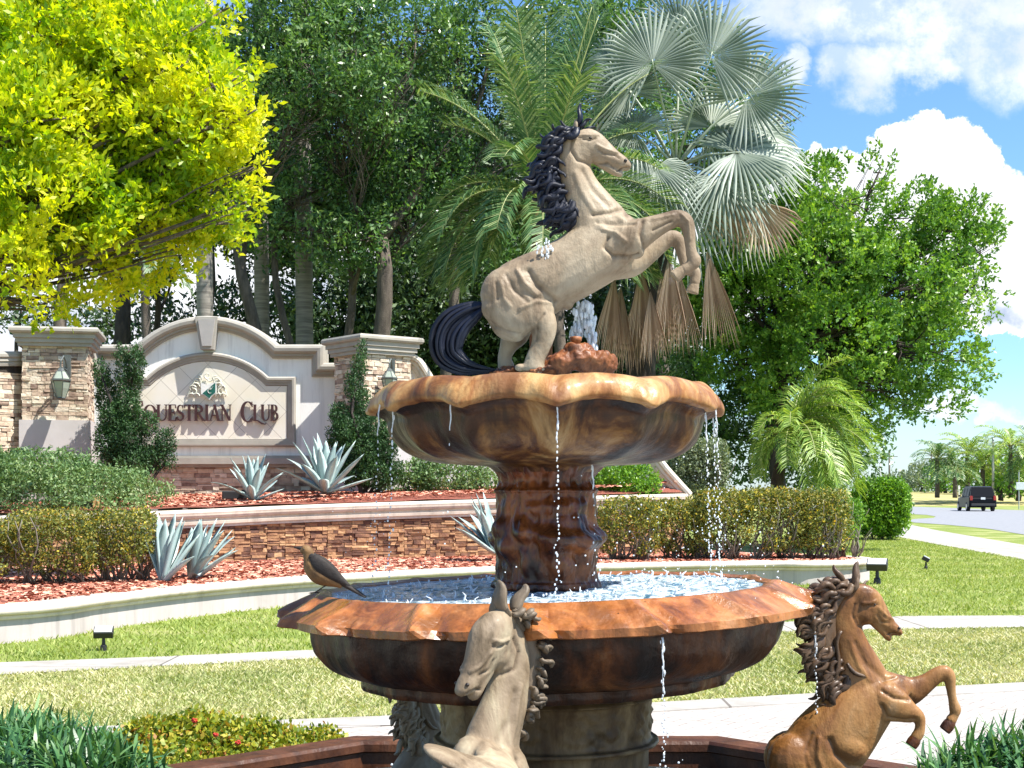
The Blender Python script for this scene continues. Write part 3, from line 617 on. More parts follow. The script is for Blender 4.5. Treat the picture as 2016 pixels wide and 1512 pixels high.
# upper rim: inner lip, crest, slanting face, lower edge
rimp = [(.465, 1.955), (.505, 1.964), (.530, 1.968), (.558, 1.962), (.586, 1.935), (.600, 1.900), (.596, 1.884), (.575, 1.878)]
def wrap(prof_i, tt):
    return tt
def lathe2(prof, N, a0, amp_r, amp_z, wts, n=288, c=FC, nz_=.006):
    mb = MB(); k = 5; P = crom([(*p, w) for p, w in zip(prof, wts)], k); m = len(P); vs_, fs = [], []
    for i, q in enumerate(P):
        for j in range(n):
            a = 2*math.pi*j/n; f = fold(a, N, a0, 4.5); l = lobe(a, N, a0); w = q[2]
            g = noise.noise(Vector((math.cos(a)*4, math.sin(a)*4, q[1]*7))); g2 = noise.noise(Vector((math.cos(a)*14, math.sin(a)*14, q[1]*18)))
            g3 = max(0, noise.noise(Vector((math.cos(a)*22, math.sin(a)*22, q[1]*9)))) if f > .2 else 0
            rr = q[0]*(1+w*(amp_r*f-amp_r*.5*(1-l)+.012*math.sin(l*9)*(1-l)))+g*nz_+g2*nz_*.5*abs(w)+g3*f*.014*abs(w)
            zz = q[1]-amp_z*w*(l**2-.3)+g2*nz_*.6*abs(w)
            vs_.append((c.x+rr*math.cos(a), c.y+rr*math.sin(a), zz))
    for i in range(m-1):
        for j in range(n):
            j2 = (j+1) % n; fs.append((i*n+j, i*n+j2, (i+1)*n+j2, (i+1)*n+j))
    mb.add(vs_, fs); return mb
lathe2(rimp, 12, R(-88), .045, .034, [0, .1, .3, .5, .8, 1, 1, .9]).build('upper_rim', M_rim1, ft, True)
bowlp = pr([(326, 808), (316, 812), (304, 824), (300, 842), (288, 866), (262, 890), (220, 906), (165, 914), (118, 918), (100, 930)])
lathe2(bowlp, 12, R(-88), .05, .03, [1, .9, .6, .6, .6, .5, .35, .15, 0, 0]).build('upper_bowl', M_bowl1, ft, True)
MB().lathe([(0, 1.955), (.30, 1.955), (.485, 1.955)], (FC.x, FC.y), 64).build('upper_floor', M_bowl1, ft, True)
# column with the relief of horses
colp = pr([(112, 916), (100, 928), (90, 945), (92, 958), (99, 966), (96, 975), (96, 1010), (96, 1060), (97, 1110), (98, 1138), (104, 1146), (104, 1156), (90, 1160)])
cb = MB(); P = crom([(*p,) for p in colp], 8)
n = 220; vs_, fs = [], []
relief = [(-62, 1035, 20, 26, .020), (-62, 1062, 26, 16, .026), (-48, 1072, 16, 22, .02), (-66, 1110, 8, 26, .014), (-45, 1112, 8, 26, .014), (-100, 1050, 26, 14, .022), (-118, 1036, 12, 20, .018), (-84, 1068, 13, 20, .02), (-112, 1095, 8, 26, .012), (-80, 1105, 8, 26, .014),
          (-20, 1055, 22, 16, .02), (-140, 1075, 20, 18, .018), (-155, 1040, 16, 20, .018), (20, 1060, 26, 18, .02), (60, 1060, 26, 18, .02), (110, 1060, 26, 18, .02), (160, 1060, 26, 18, .02), (-95, 1000, 22, 12, .009), (-60, 995, 20, 12, .009)]
for i, q in enumerate(P):
    for j in range(n):
        a = 2*math.pi*j/n; rr = q[0]; yy = HOR-(q[1]-EYE)/S5
        for (ad_, y_, wa, wy, dp) in relief:
            da = (math.degrees(a)-ad_+180) % 360-180; e = (da/wa)**2+((yy-y_)/wy)**2
            if e < 4: rr += dp*1.7*math.exp(-e**1.5*.9)
        rr += noise.noise(Vector((math.cos(a)*6, math.sin(a)*6, q[1]*9)))*.008+noise.noise(Vector((math.cos(a)*13, math.sin(a)*13, q[1]*26)))*.009+abs(noise.noise(Vector((math.cos(a)*7+4, math.sin(a)*7, q[1]*14))))*.012
        vs_.append((FC.x+rr*math.cos(a), FC.y+rr*math.sin(a), q[1]))
for i in range(len(P)-1):
    for j in range(n):
        j2 = (j+1) % n; fs.append((i*n+j, i*n+j2, (i+1)*n+j2, (i+1)*n+j))
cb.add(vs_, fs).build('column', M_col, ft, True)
# lower basin: sixteen sided slanting rim with folded joints
LR, NB, A0 = .925, 16, R(-94)
tilt = R(1.6)
def low(prof, mat, name, N=NB, poly=1.0, wts=None, n=384, fr=.03, nz_=.005, crisp=False):
    P = crom([(*p, w) for p, w in zip(prof, wts or [1]*len(prof))], 4); vs_, fs = [], []
    if crisp:
        rows = [(*p, w) for p, w in zip(prof, wts)]; P = []
        for a_, b_ in zip(rows[:-1], rows[1:]):
            k_ = max(1, int(math.hypot(a_[0]-b_[0], a_[1]-b_[1])/.012)); P += [tuple(a_[q]+(b_[q]-a_[q])*i/k_ for q in range(3)) for i in range(k_)]
        P.append(rows[-1])
    for q in P:
        for j in range(n):
            a = 2*math.pi*j/n; x = (a-A0)/(2*math.pi)*N; d = (x-round(x))*2*math.pi/N
            pg = math.cos(math.pi/N)/math.cos(abs(d)-math.pi/N); dx_ = x-round(x)+.10*(q[1]-1.22)/.05*(1 if crisp else 0); f = math.exp(-(dx_*11)**2)
            g = noise.noise(Vector((math.cos(a)*9, math.sin(a)*9, q[1]*12))); g2 = noise.noise(Vector((math.cos(a)*30, math.sin(a)*30, q[1]*30)))
            f2 = math.exp(-((dx_-.13)*13)**2)
            rr = q[0]*(1+poly*(pg-1))+q[2]*(fr*f*(1+g)-.022*f2*(1+g2))+g*nz_+g2*nz_*.5
            zz = q[1]+q[2]*(.008*f+g2*.002)
            X, Z = rr*math.cos(a), zz+rr*math.cos(a)*math.tan(tilt)
            vs_.append((FC.x+X, FC.y+rr*math.sin(a), Z))
    m = len(P)
    for i in range(m-1):
        for j in range(n):
            j2 = (j+1) % n; fs.append((i*n+j, i*n+j2, (i+1)*n+j2, (i+1)*n+j))
    return MB().add(vs_, fs).build(name, mat, ft, not crisp)
low([(.73, 1.195), (.765, 1.258), (.785, 1.266), (.80, 1.264), (.912, 1.200), (.922, 1.194), (.922, 1.170), (.912, 1.166), (.84, 1.170)], M_rim2, 'lower_rim', wts=[0, .2, .4, .6, 1, 1, 1, 1, .2], crisp=True)
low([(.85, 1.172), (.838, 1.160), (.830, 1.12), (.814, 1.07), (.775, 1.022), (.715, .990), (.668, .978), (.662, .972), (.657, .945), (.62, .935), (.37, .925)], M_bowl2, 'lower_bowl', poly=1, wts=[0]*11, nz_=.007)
low([(.0, 1.12), (.3, 1.12), (.74, 1.12)], M_bowl2, 'lower_floor', wts=[0, 0, 0], poly=0)
# pedestal with a carved acanthus band
pb = MB(); P = crom([(.37, .90), (.385, .885), (.372, .872), (.368, .80), (.368, .742), (.392, .735), (.392, .722), (.362, .712), (.358, .60), (.358, .40), (.37, .30), (.42, .26), (.42, .10)], 6)
n = 360; vs_, fs = [], []
for q in P:
    for j in range(n):
        a = 2*math.pi*j/n; rr = q[0]; z = q[1]
        if .75 < z < .865:
            u = (a*8/(2*math.pi)) % 1; vv = (z-.75)/.115; c1 = math.hypot((u-.3)*1.6, vv-.5); c2 = math.hypot((u-.8)*1.6, vv-.45)
            sp = math.sin(18*c1-math.atan2(vv-.5, u-.3)*1)*math.exp(-c1*2.0)+math.sin(20*c2+math.atan2(vv-.45, u-.8))*math.exp(-c2*2.4)
            rr += .010*max(-.3, sp)+.004*noise.noise(Vector((a*12, z*60, 0)))
        if .36 < z < .60:
            u = ((a+R(78))*1.0); c1 = math.hypot(u*.37/.11 if u < 3 else 9, (z-.48)/.1); ang = math.atan2(z-.48, u*.37) if u < 3 else 0
            if c1 < 1.4: rr += .012*math.exp(-c1*c1*1.2)*(1+.8*math.sin(ang*7+c1*5))
        rr += noise.noise(Vector((math.cos(a)*8, math.sin(a)*8, z*10)))*.003
        vs_.append((FC.x+rr*math.cos(a), FC.y+rr*math.sin(a), z))
for i in range(len(P)-1):
    for j in range(n):
        j2 = (j+1) % n; fs.append((i*n+j, i*n+j2, (i+1)*n+j2, (i+1)*n+j))
pb.add(vs_, fs).build('pedestal', M_ped, ft, True)
# rock under the top horse, with its nozzle
rb = MB(); rr_ = random.Random(4)
for (u, v, a, b_, w) in [(700,1400,95,60,90),(790,1370,90,70,80),(870,1395,80,58,70),(940,1400,42,52,50),(760,1345,60,48,60),(640,1420,70,36,80),(560,1440,110,22,110),(400,1442,90,18,90),(820,1330,50,36,50)]:
    mt = Matrix.Rotation(rr_.uniform(-.5, .5), 3, 'Y'); c = T1.p(u, v, rr_.uniform(-20, 20))+L1; rb.ell(c, (a*T1.k, w*T1.k, b_*T1.k), 14, 8, mt)
V, Nn, Fq = remesh(rb, .0055, 2); V = V.copy()
for i in range(len(V)):
    p = Vector(V[i]); g = noise.noise(p*26)*.012+abs(noise.noise(p*55))*.012; V[i] += Nn[i]*g
r2 = MB(); r2.v = [tuple(v) for v in V]; r2.f = Fq; r2.build('rock', M_rockr, ft, True)
nb = MB(); c = T1.p(765, 1310)+L1
nb.lathe([(.0, c.z-.05), (.017, c.z-.05), (.017, c.z+.018), (.021, c.z+.02), (.021, c.z+.034), (.012, c.z+.036), (.0, c.z+.03)], (c.x, c.y), 20).build('nozzle', M_rockr, ft, True)
# pool
pl = thing('fountain_pool', (FC.x, FC.y, 0), 'low eight sided stone pool with a red-brown rim around the fountain foot', 'pool')
def ngon(r, n=8, a0=R(22.5)): return [(FC.x+r*math.cos(a0+2*math.pi*k/n), FC.y+r*math.sin(a0+2*math.pi*k/n)) for k in range(n)]
pm_ = MB(); ringp = [(2.26, .0), (2.40, .0), (2.40, .29), (2.43, .30), (2.43, .335), (2.42, .35), (2.25, .35), (2.24, .335), (2.24, .30), (2.26, .29), (2.26, .0)]
vs_, fs = [], []
for (r, z) in ringp: vs_ += [(x, y, z) for x, y in ngon(r)]
for i in range(len(ringp)-1):
    for j in range(8): fs.append((i*8+j, i*8+(j+1) % 8, (i+1)*8+(j+1) % 8, (i+1)*8+j))
pm_.add(vs_, fs).build('pool_rim', M_poolrim, pl)
MB().slab(ngon(2.3), .005, .03).build('pool_floor', M_bowl2, pl)

# ---------------------------------------------------------------- water
def water_mat(name, foam, fsc, fcol=(.80, .88, .95), deep=(.02, .035, .04), lo=.5, hi=.62):
    m, nt, b = base_mat(name); b.inputs['Roughness'].default_value = .04; b.inputs['Base Color'].default_value = (*deep, 1)
    b.inputs['IOR'].default_value = 1.33
    f = noise_n(nt, fsc, 8, .7, None, .6); mr = nt.nodes.new('ShaderNodeMapRange'); nt.links.new(f, mr.inputs[0]); mr.inputs[1].default_value = lo; mr.inputs[2].default_value = hi
    mr.inputs[4].default_value = foam
    col = mixc(nt, mr.outputs[0], deep, fcol); nt.links.new(col, b.inputs['Base Color'])
    bump(nt, b, noise_n(nt, fsc*1.3, 6, .65), .8, .02); return m
M_waterb = water_mat('basin_water', .92, 26, (.78, .87, .94), (.05, .13, .19), .42, .60)
M_waterp = water_mat('pool_water', .8, 20, lo=.58, hi=.68)
def drop_mat():
    m, nt, b = base_mat('water_drop'); b.inputs['Base Color'].default_value = (.90, .94, .97, 1); b.inputs['Roughness'].default_value = .12
    b.inputs['Transmission Weight'].default_value = .15; b.inputs['IOR'].default_value = 1.33; b.inputs['Coat Weight'].default_value = .6
    t = nt.nodes.new('ShaderNodeBsdfTranslucent'); t.inputs[0].default_value = (.95, .97, 1, 1); ms = nt.nodes.new('ShaderNodeMixShader'); ms.inputs[0].default_value = .4
    out = nt.nodes['Material Output']; nt.links.new(b.outputs[0], ms.inputs[1]); nt.links.new(t.outputs[0], ms.inputs[2]); nt.links.new(ms.outputs[0], out.inputs[0]); return m
M_drop = drop_mat()
def waterdisc(name, R_, z, amp, mat, step, tl=0, poly=None, act=None):
    n = int(R_/step); ks = 160; vs_, fs = [], [(0, 0, 0)]*0
    V, Q = [], []
    for i in range(n+1):
        r = R_*i/n
        for j in range(ks):
            a = 2*math.pi*j/ks; x, y = r*math.cos(a), r*math.sin(a)
            h = noise.fractal(Vector((x*14, y*14, 2)), 1.0, 2.1, 5)*amp*(act(x, y) if act else 1)
            V.append((FC.x+x, FC.y+y, z+h+x*math.tan(tl)))
    for i in range(n):
        for j in range(ks):
            j2 = (j+1) % ks; Q.append((i*ks+j, (i+1)*ks+j, (i+1)*ks+j2, i*ks+j2))
    o = npobj(name, V, Q, mat, None, True); return o
tag(waterdisc('water', .775, 1.254, .010, M_waterb, .012, tilt, act=lambda x, y: .25+1.1*max(0, min(1, .6+x*.8))), 'choppy foaming water filling the lower basin', 'water', None, 'structure')
tag(waterdisc('water', .485, 1.960, .002, M_waterb, .02), 'shallow water in the upper basin', 'water', None, 'structure')
tag(waterdisc('water', 2.2, .22, .02, M_waterp, .02), 'dark splashing water in the pool', 'water', None, 'structure')
def drops(name, pts, label, group='falling water streams'):
    mb = MB()
    for (p, r, st) in pts: mb.ell(p, (r, r, r*st), 6, 5)
    o = mb.build(name, M_drop, None, True); return tag(o, label, 'water stream', group)
wr = random.Random(8)
def stream(a, r0, z0, z1, dens, label, vr=.05, rad=.0028, solid=.12):
    pts = []; z = z0; t = 0
    while z < z0 and False: pass
    h = z0-z1; n_ = int(h*dens)
    for i in range(n_):
        s = (i/n_)**.8; z = z0-h*s+wr.uniform(-.004, .004); rr = r0+vr*math.sqrt(s)*.5+wr.gauss(0, .0016+.004*s)
        an = a+wr.gauss(0, .0025+.007*s); st = 3.0 if s < solid*2 else wr.uniform(1.0, 2.0)
        pts.append((Vector((FC.x+rr*math.cos(an), FC.y+rr*math.sin(an), z)), rad*wr.uniform(.55, 1.25), st))
    mb = MB(); p0 = [Vector((FC.x+(r0+vr*.5*math.sqrt(s))*math.cos(a)+.0015*math.sin(s*60), FC.y+(r0+vr*.5*math.sqrt(s))*math.sin(a), z0+.012-h*s)) for s in [k/14*solid*1.6 for k in range(15)]]
    for (p, r, st) in pts: mb.ell(p, (r, r, r*st), 6, 5)
    mb.tube(p0, [rad*(1.2-.05*k) for k in range(15)], 6)
    tag(mb.build('water_stream', M_drop, None, True), label, 'water stream', 'falling water streams')
zu, zl = EYE+(HOR-796)*S5, 1.25
for a, d, lb in [(-88, 75, 'thin beaded stream falling down the middle of the column from the upper basin'), (-61, 34, 'faint short dribble under the upper basin right of centre'), (-150, 62, 'stream at the left end of the upper basin'), (-166, 45, 'thin trickle hugging the left tip of the upper basin'),
             (-28, 95, 'bright stream dropping from the right side of the upper basin'), (-6, 110, 'curtain of drops at the right tip of the upper basin'), (3, 70, 'sparse stream behind the right tip of the upper basin'), (-122, 10, 'few drops falling before the bowl left of the column')]:
    stream(R(a), .585 if a != -61 else .30, zu if a != -61 else EYE+(HOR-925)*S5, zl, d, lb)
for a, d, lb in [(-101, 130, 'beaded stream beside the neck of the front horse statue'), (-70, 130, 'beaded stream falling from the lower basin rim right of centre'), (-6, 90, 'stream running off the right tip of the lower basin onto the horse mane')]:
    stream(R(a), .925, 1.16, .55, d, lb, .03)
# leaping splashes on the basin water and loose drops round the column
sp = MB()
for k in range(900):
    a = wr.uniform(-math.pi, math.pi); r = wr.choice([wr.gauss(.60, .09), wr.uniform(.25, .74)]); r = min(.75, abs(r))
    if math.cos(a) < 0 and wr.random() < .6: continue
    hgt = abs(wr.gauss(0, .011)); x, y = r*math.cos(a), r*math.sin(a)
    p = Vector((FC.x+x, FC.y+y, 1.245+hgt+x*math.tan(tilt))); q = wr.uniform(.0016, .0042)
    if wr.random() < .35: sp.tube([p-Vector((0, 0, hgt+.004)), p+Vector((wr.uniform(-.012, .012), wr.uniform(-.01, .01), .002)), p+Vector((wr.uniform(-.02, .02), 0, .006+wr.random()*.012))], [q*1.8, q*1.2, q*.4], 5)
    else: sp.ell(p, (q, q, q*1.3), 6, 5)
tag(sp.build('splash', M_drop, None, True), 'leaping white splashes on the lower basin water', 'splash', None, 'stuff')
sp = MB()
for k in range(210):
    a = wr.gauss(R(-35), R(28)); r = wr.gauss(.66, .14); z = 1.26+abs(wr.gauss(0, .17)); q = wr.uniform(.0012, .003)
    sp.ell(Vector((FC.x+r*math.cos(a), FC.y+r*math.sin(a), z)), (q, q, q), 6, 5)
for k in range(60):
    a = wr.gauss(R(-160), R(16)); r = wr.gauss(.62, .08); z = 1.27+wr.random()*.4; q = wr.uniform(.001, .0022)
    sp.ell(Vector((FC.x+r*math.cos(a), FC.y+r*math.sin(a), z)), (q, q, q), 6, 5)
for k in range(300):
    a = wr.uniform(R(-10), R(150)); r = wr.uniform(.9, 1.9); z = .23+abs(wr.gauss(0, .05)); q = wr.uniform(.002, .006)
    sp.ell(Vector((FC.x+r*math.cos(a), FC.y+r*math.sin(a), z)), (q, q, q), 6, 5)
tag(sp.build('spray', M_drop, None, True), 'loose drops sprayed around the column and over the pool', 'spray', None, 'stuff')
# broad white jet coming down behind the rock of the top horse
jt = MB()
for k in range(300):
    s = wr.random(); br = wr.choice((-1, 1)); u = 820+br*(8+36*s)+wr.gauss(0, 9+6*(1-s)); v = 1080+290*s
    if br < 0: v = 1080+190*s; u = 800-30*s+wr.gauss(0, 12)
    p = T1.p(u, v, wr.gauss(70, 18))+L1; q = wr.uniform(.004, .008); jt.ell(p, (q, q, q*2.2), 6, 5)
tag(jt.build('water_jet', M_drop, None, True), 'bright white forked jet of water behind the belly of the top horse', 'water jet')
dv = MB()
for k in range(60):
    s = wr.random(); u, v = 600+wr.gauss(0, 24)+40*s, 800+90*s+wr.gauss(0, 14); p = T1.p(u, v, -118+wr.random()*14)+L1; q = wr.uniform(.0015, .004); dv.ell(p, (q, q, q*2), 6, 5)
tag(dv.build('water_drops', M_drop, None, True), 'white drops glistening on the back of the top horse', 'water drops')

# ---------------------------------------------------------------- bird on the left rim
M_birdb = stone_mat('bird_brown', (.09, .045, .015), (.22, .12, .04), 20, .7); M_birdd = stone_mat('bird_dark', (.006, .005, .005), (.028, .02, .016), 30, .75)
TB, LB = TR(540, 1060, 1.8327, 4.62, (175, 196))
bd = thing('bird', tuple(LB), 'brown long tailed blackbird perched on the left rim of the lower basin', 'bird')
IB = Matrix.Translation(LB)
mb = MB(); loft(mb, TB, [(104,44,13,12),(112,42,20,17),(122,50,20,18),(126,70,22,20),(138,96,36,30),(162,122,42,34),(190,140,36,30),(220,158,20,20),(238,170,10,12)], 14)
V, Nn, Fq = remesh(mb, .0028, 3); polyobj('body', V, Fq, M_birdb, bd, IB)
mb = MB(); loft(mb, TB, [(106,39,9,7),(92,35,6.5,5),(72,32,2,2)], 8); polyobj('beak', mb.v, mb.f, M_birdd, bd, IB)
for y in (-1, 1):
    mb = MB(); loft(mb, TB, [(140,66,14,6,y*22),(165,92,26,7,y*30),(200,120,24,6,y*27),(240,150,13,5,y*16),(272,172,4,3,y*8)], 10); polyobj('wing', mb.v, mb.f, M_birdd, bd, IB)
    mb = MB(); mb.tube([TB.p(196, 164, y*10), TB.p(176, 176, y*11), TB.p(150, 193, y*12)], [.0035, .002, .0018], 6)
    for dx, dy in ((-24, 0), (-18, 9), (-18, -9), (12, 0)): mb.tube([TB.p(150, 194, y*12), TB.p(150+dx, 197, y*12+dy)], [.0018, .001], 5)
    polyobj('leg', mb.v, mb.f, M_birdd, bd, IB)
    mb = MB(); mb.ell(TB.p(108, 39, y*15), (.002, .0012, .002)); polyobj('eye', mb.v, mb.f, M_black, bd, IB)
mb = MB(); loft(mb, TB, [(225,150,12,14),(270,176,9,14),(310,200,7,16),(330,212,3,14)], 10); polyobj('tail', mb.v, mb.f, M_birdd, bd, IB)
# ---------------------------------------------------------------- ground, roads, paths
def sheet(name, poly, z, mat, kind='structure', label=None, cat=None, th=0):
    mb = MB()
    if th: mb.slab(poly, z-th, z)
    else: mb.add([(p[0], p[1], z) for p in poly], [tuple(range(len(poly)))])
    o = mb.build(name, mat); return tag(o, label, cat, None, kind)
sheet('ground', [(-1500, -300), (1500, -300), (1500, 2500), (-1500, 2500)], 0, M_lawn)
def gp(lst, z=0): return [(q.x, q.y) for q in (G(x, y, z) for x, y in lst)]
edge = gp([(-500, 1470), (0, 1440), (300, 1430), (600, 1419), (900, 1407), (1290, 1386), (1600, 1368), (1900, 1352), (2016, 1346), (2500, 1330)])
edge_in = [(x, y-.42) for x, y in edge]
sheet('paver_road', [(-14, -6), (14, -6)]+[(x, y) for x, y in reversed(edge_in)], .006, M_paver)
def strip(name, A, B, z, mat, th=.0):
    n = len(A); mb = MB(); mb.add([(p[0], p[1], z) for p in A]+[(p[0], p[1], z) for p in B], [(i, i+1, n+i+1, n+i) for i in range(n-1)])
    if th: mb.add([(p[0], p[1], z) for p in A]+[(p[0], p[1], z-th) for p in A], [(i, i+1, n+i+1, n+i) for i in range(n-1)]); 
    return tag(mb.build(name, mat), None, None, None, 'structure')
strip('kerb', edge_in, edge, .014, M_conc, .014)
strip('sidewalk', gp([(-500, 1352), (0, 1330), (300, 1314), (620, 1298), (1000, 1281), (1540, 1246), (1780, 1240), (2016, 1236), (2500, 1240)]),
      gp([(-500, 1324), (0, 1306), (300, 1295), (620, 1281), (1000, 1262), (1540, 1226), (1780, 1214), (2016, 1213), (2500, 1215)]), .01, M_conc)
strip('path', [(10.2, 18), (11.7, 32.5), (12.2, 38.3), (12.5, 42), (13.3, 50), (15, 62), (18, 84)], [(13.4, 18), (14.3, 36), (14.9, 41.5), (15.6, 47), (16.8, 56), (18.4, 66), (20, 84)], .01, M_conc)
road_px = [(2016, 1053), (1950, 1042), (1870, 1034), (1800, 1029), (1786, 1026), (1800, 1022), (1838, 1020), (1842, 1017), (1825, 1014), (1770, 1011), (1650, 1006), (1500, 1001), (1500, 991), (1780, 997), (2016, 1005), (2500, 1020), (3300, 1050), (3300, 1180), (2500, 1095)]
sheet('road', gp(road_px), .012, M_asph)
# grassy berm beyond the road
mb = MB(); vs_, fs = [], []; nx, ny = 40, 8
for j in range(ny+1):
    for i in range(nx+1):
        x = -40+i*9; s = j/ny; y0 = 146-.15*(x-30); vs_.append((x, y0+s*70, -.02+1.35*s**.7+.1*noise.noise(Vector((x*.05, s*3, 0)))*s))
for j in range(ny):
    for i in range(nx): a = j*(nx+1)+i; fs.append((a, a+1, a+nx+2, a+nx+1))
tag(mb.add(vs_, fs).build('field', M_field, None, True), None, None, None, 'structure')

# grass blades on the visible lawn
def inpoly(X, Y, poly):
    ins = np.zeros(len(X), bool); n = len(poly)
    for i in range(n):
        x1, y1 = poly[i]; x2, y2 = poly[(i+1) % n]
        c = ((y1 > Y) != (y2 > Y)) & (X < (x2-x1)*(Y-y1)/((y2-y1) if y2 != y1 else 1e-9)+x1); ins ^= c
    return ins
rng = np.random.default_rng(7)
def blades(name, poly, n, mat, h, w, zf=0.0, label='', lean=.5, pw=1.0):
    P = np.array(poly); x0, y0 = P.min(0); x1, y1 = P.max(0); k = int(n*2.5)
    X = rng.uniform(x0, x1, k); Y = y0+(y1-y0)*rng.random(k)**pw; m = inpoly(X, Y, poly); X, Y = X[m][:n], Y[m][:n]; n = len(X)
    a = rng.uniform(0, 2*np.pi, n); hh = h*rng.uniform(.45, 1.2, n); ln = hh*lean*rng.uniform(.2, 1.6, n); b = rng.uniform(0, 2*np.pi, n)
    V = np.zeros((n, 4, 3)); z = zf(X, Y) if callable(zf) else np.full(n, zf)
    dx, dy = np.cos(a)*w/2, np.sin(a)*w/2
    V[:, 0] = np.stack([X-dx, Y-dy, z], 1); V[:, 1] = np.stack([X+dx, Y+dy, z], 1)
    V[:, 2] = np.stack([X+dx*.8+np.cos(b)*ln*.4, Y+dy*.8+np.sin(b)*ln*.4, z+hh*.6], 1); V[:, 3] = np.stack([X+np.cos(b)*ln, Y+np.sin(b)*ln, z+hh], 1)
    Fc = np.arange(n*4).reshape(n, 4); return tag(npobj(name, V.reshape(-1, 3), Fc, mat), label, 'grass', None, 'stuff')
verge = edge[1:9]+[(q[0], q[1]) for q in reversed(gp([(-60, 1333), (300, 1314), (620, 1298), (1000, 1281), (1540, 1246), (1780, 1240), (2100, 1236)]))]
blades('grass', verge, 90000, M_grassdry, .035, .012, 0, 'pale dry verge grass between the driveway and the sidewalk', 1.0)

# planter walls: plan curves
lowp = [Vector((q[0], q[1], 0)) for q in crom([tuple(v) for v in ([(-12, 10.2), (-8.5, 12.6)]+gp([(0, 1268), (200, 1241), (350, 1219), (550, 1196), (800, 1176), (1000, 1165), (1300, 1155), (1500, 1151)])+[(5.0, 24.0), (5.8, 24.3), (6.25, 24.9), (6.3, 25.6), (5.9, 26.4), (5.0, 27.2), (3.6, 27.9)])], 6)]
lawn2 = gp([(-60, 1308), (300, 1296), (620, 1282), (1000, 1263), (1540, 1227), (1780, 1215), (2100, 1213)])+[(14, 19), (12.2, 24), (11.8, 32.4), (12.5, 42), (13.2, 49), (9, 49), (6.6, 27)]+[(p.x, p.y) for p in reversed(lowp[6:-24])]
blades('grass', lawn2, 110000, M_grass, .045, .014, 0, 'bright green lawn between the sidewalk and the planter wall', .9, 1.2)
WH = .42
def scale_prof(prof, ext): return prof
lp = [Vector((v.x, v.y, 0)) for v in lowp]
capz = lambda s: .385+.06*s
n_ = len(lp)
plt = thing('planter_wall', (0, 16, 0), 'long curving low planter wall with a rounded cream cap above the lawn', 'planter wall')
wallpath = [Vector((v.x, v.y, 0)) for v in lp]
MB().sweep(wallpath, [(.0, -.02), (.0, .27), (-.22, .27), (-.22, -.02)]).build('wall', M_stuccop, plt, False)
MB().sweep(wallpath, [(.002, .25), (.025, .25), (.035, .27), (.035, .292), (-.20, .292), (-.20, .25)]).build('moulding', M_cream2, plt, False)
capprof = [(.03, .30)]+[(.035+.055*math.cos(t), .345+.055*math.sin(t)) for t in [R(x) for x in (-60, -30, 0, 30, 60, 85)]]+[(-.22, .402), (-.25, .38), (-.25, .30)]
MB().sweep(wallpath, [(a, b+.0) for a, b in capprof]).build('cap', M_cream2, plt, True)
upx = [(-420, 21.0, 1.14), (0, 22.5, 1.20), (330, 23.5, 1.26), (600, 24.6, 1.345), (980, 26.0, 1.44), (1200, 27.0, 1.50), (1345, 28.0, 1.53)]
up = [Vector(((px-1008)/F*Y, Y, z)) for px, Y, z in upx]; upc = [Vector(q) for q in crom([tuple(v) for v in up], 8)]
rw = thing('retaining_wall', (0, 24, 0), 'stacked red-brown ledgestone retaining wall with a cream moulded cap', 'retaining wall')
MB().sweep(upc, [(.06, -.30), (.06, -.26), (.09, -.25), (.10, -.20), (.07, -.19), (.07, -.15), (.12, -.14), (.14, -.10)]+[(.10+.05*math.cos(R(t)), -.05+.05*math.sin(R(t))) for t in (-30, 0, 30, 60, 90)]+[(-.25, 0), (-.25, -.30)]).build('cap', M_cream, rw, False)
def ledge(mb, p0, p1, z0f, z1f, nrm, seed, hmin=.035, hmax=.085, lmin=.10, lmax=.34, th=.10, pro=.035):
    """rows of stones along the segment p0-p1; z0f, z1f functions of s for bottom and top"""
    rnd = random.Random(seed); L = (p1-p0).length; t = (p1-p0).normalized(); zmin = min(z0f(0), z0f(1)); zmax = max(z1f(0), z1f(1)); z = zmin
    while z < zmax:
        h = rnd.uniform(hmin, hmax); x = -rnd.random()*.1
        while x < L:
            w = rnd.uniform(lmin, lmax)*(1.2 if h < .05 else .8); a, b = max(0, x), min(L, x+w); s = (a+b)/2/L
            if b-a > .02 and z >= z0f(s)-.06:
                zt = min(z+h-.006, z1f(s)); 
                if zt-z > .01:
                    hs = [(z, zt)] if rnd.random() < .82 or h < .06 else [(z, z+(zt-z)*.5-.003), (z+(zt-z)*.5+.003, zt)]
                    for za, zb in hs:
                        d = rnd.uniform(0, pro); c = p0+t*((a+b)/2)+nrm*(d-th/2); c.z = (za+zb)/2
                        j = lambda: rnd.uniform(-.006, .006)
                        M_ = Matrix((t, nrm, Vector((0, 0, 1)))).transposed()
                        x2, y2, z2 = (b-a-.006)/2, th/2, (zb-za)/2; vs_ = []
                        for dx, dy, dz in ((-x2,-y2,-z2),(x2,-y2,-z2),(x2,y2,-z2),(-x2,y2,-z2),(-x2,-y2,z2),(x2,-y2,z2),(x2,y2,z2),(-x2,y2,z2)):
                            vs_.append(c+M_ @ Vector((dx+j()*.5, dy+(j() if dy > 0 else 0), dz+j()*.5)))
                        mb.add(vs_, [(0,3,2,1),(4,5,6,7),(0,1,5,4),(1,2,6,5),(2,3,7,6),(3,0,4,7)])
            x += w
        z += h
sv = MB(); core = MB()
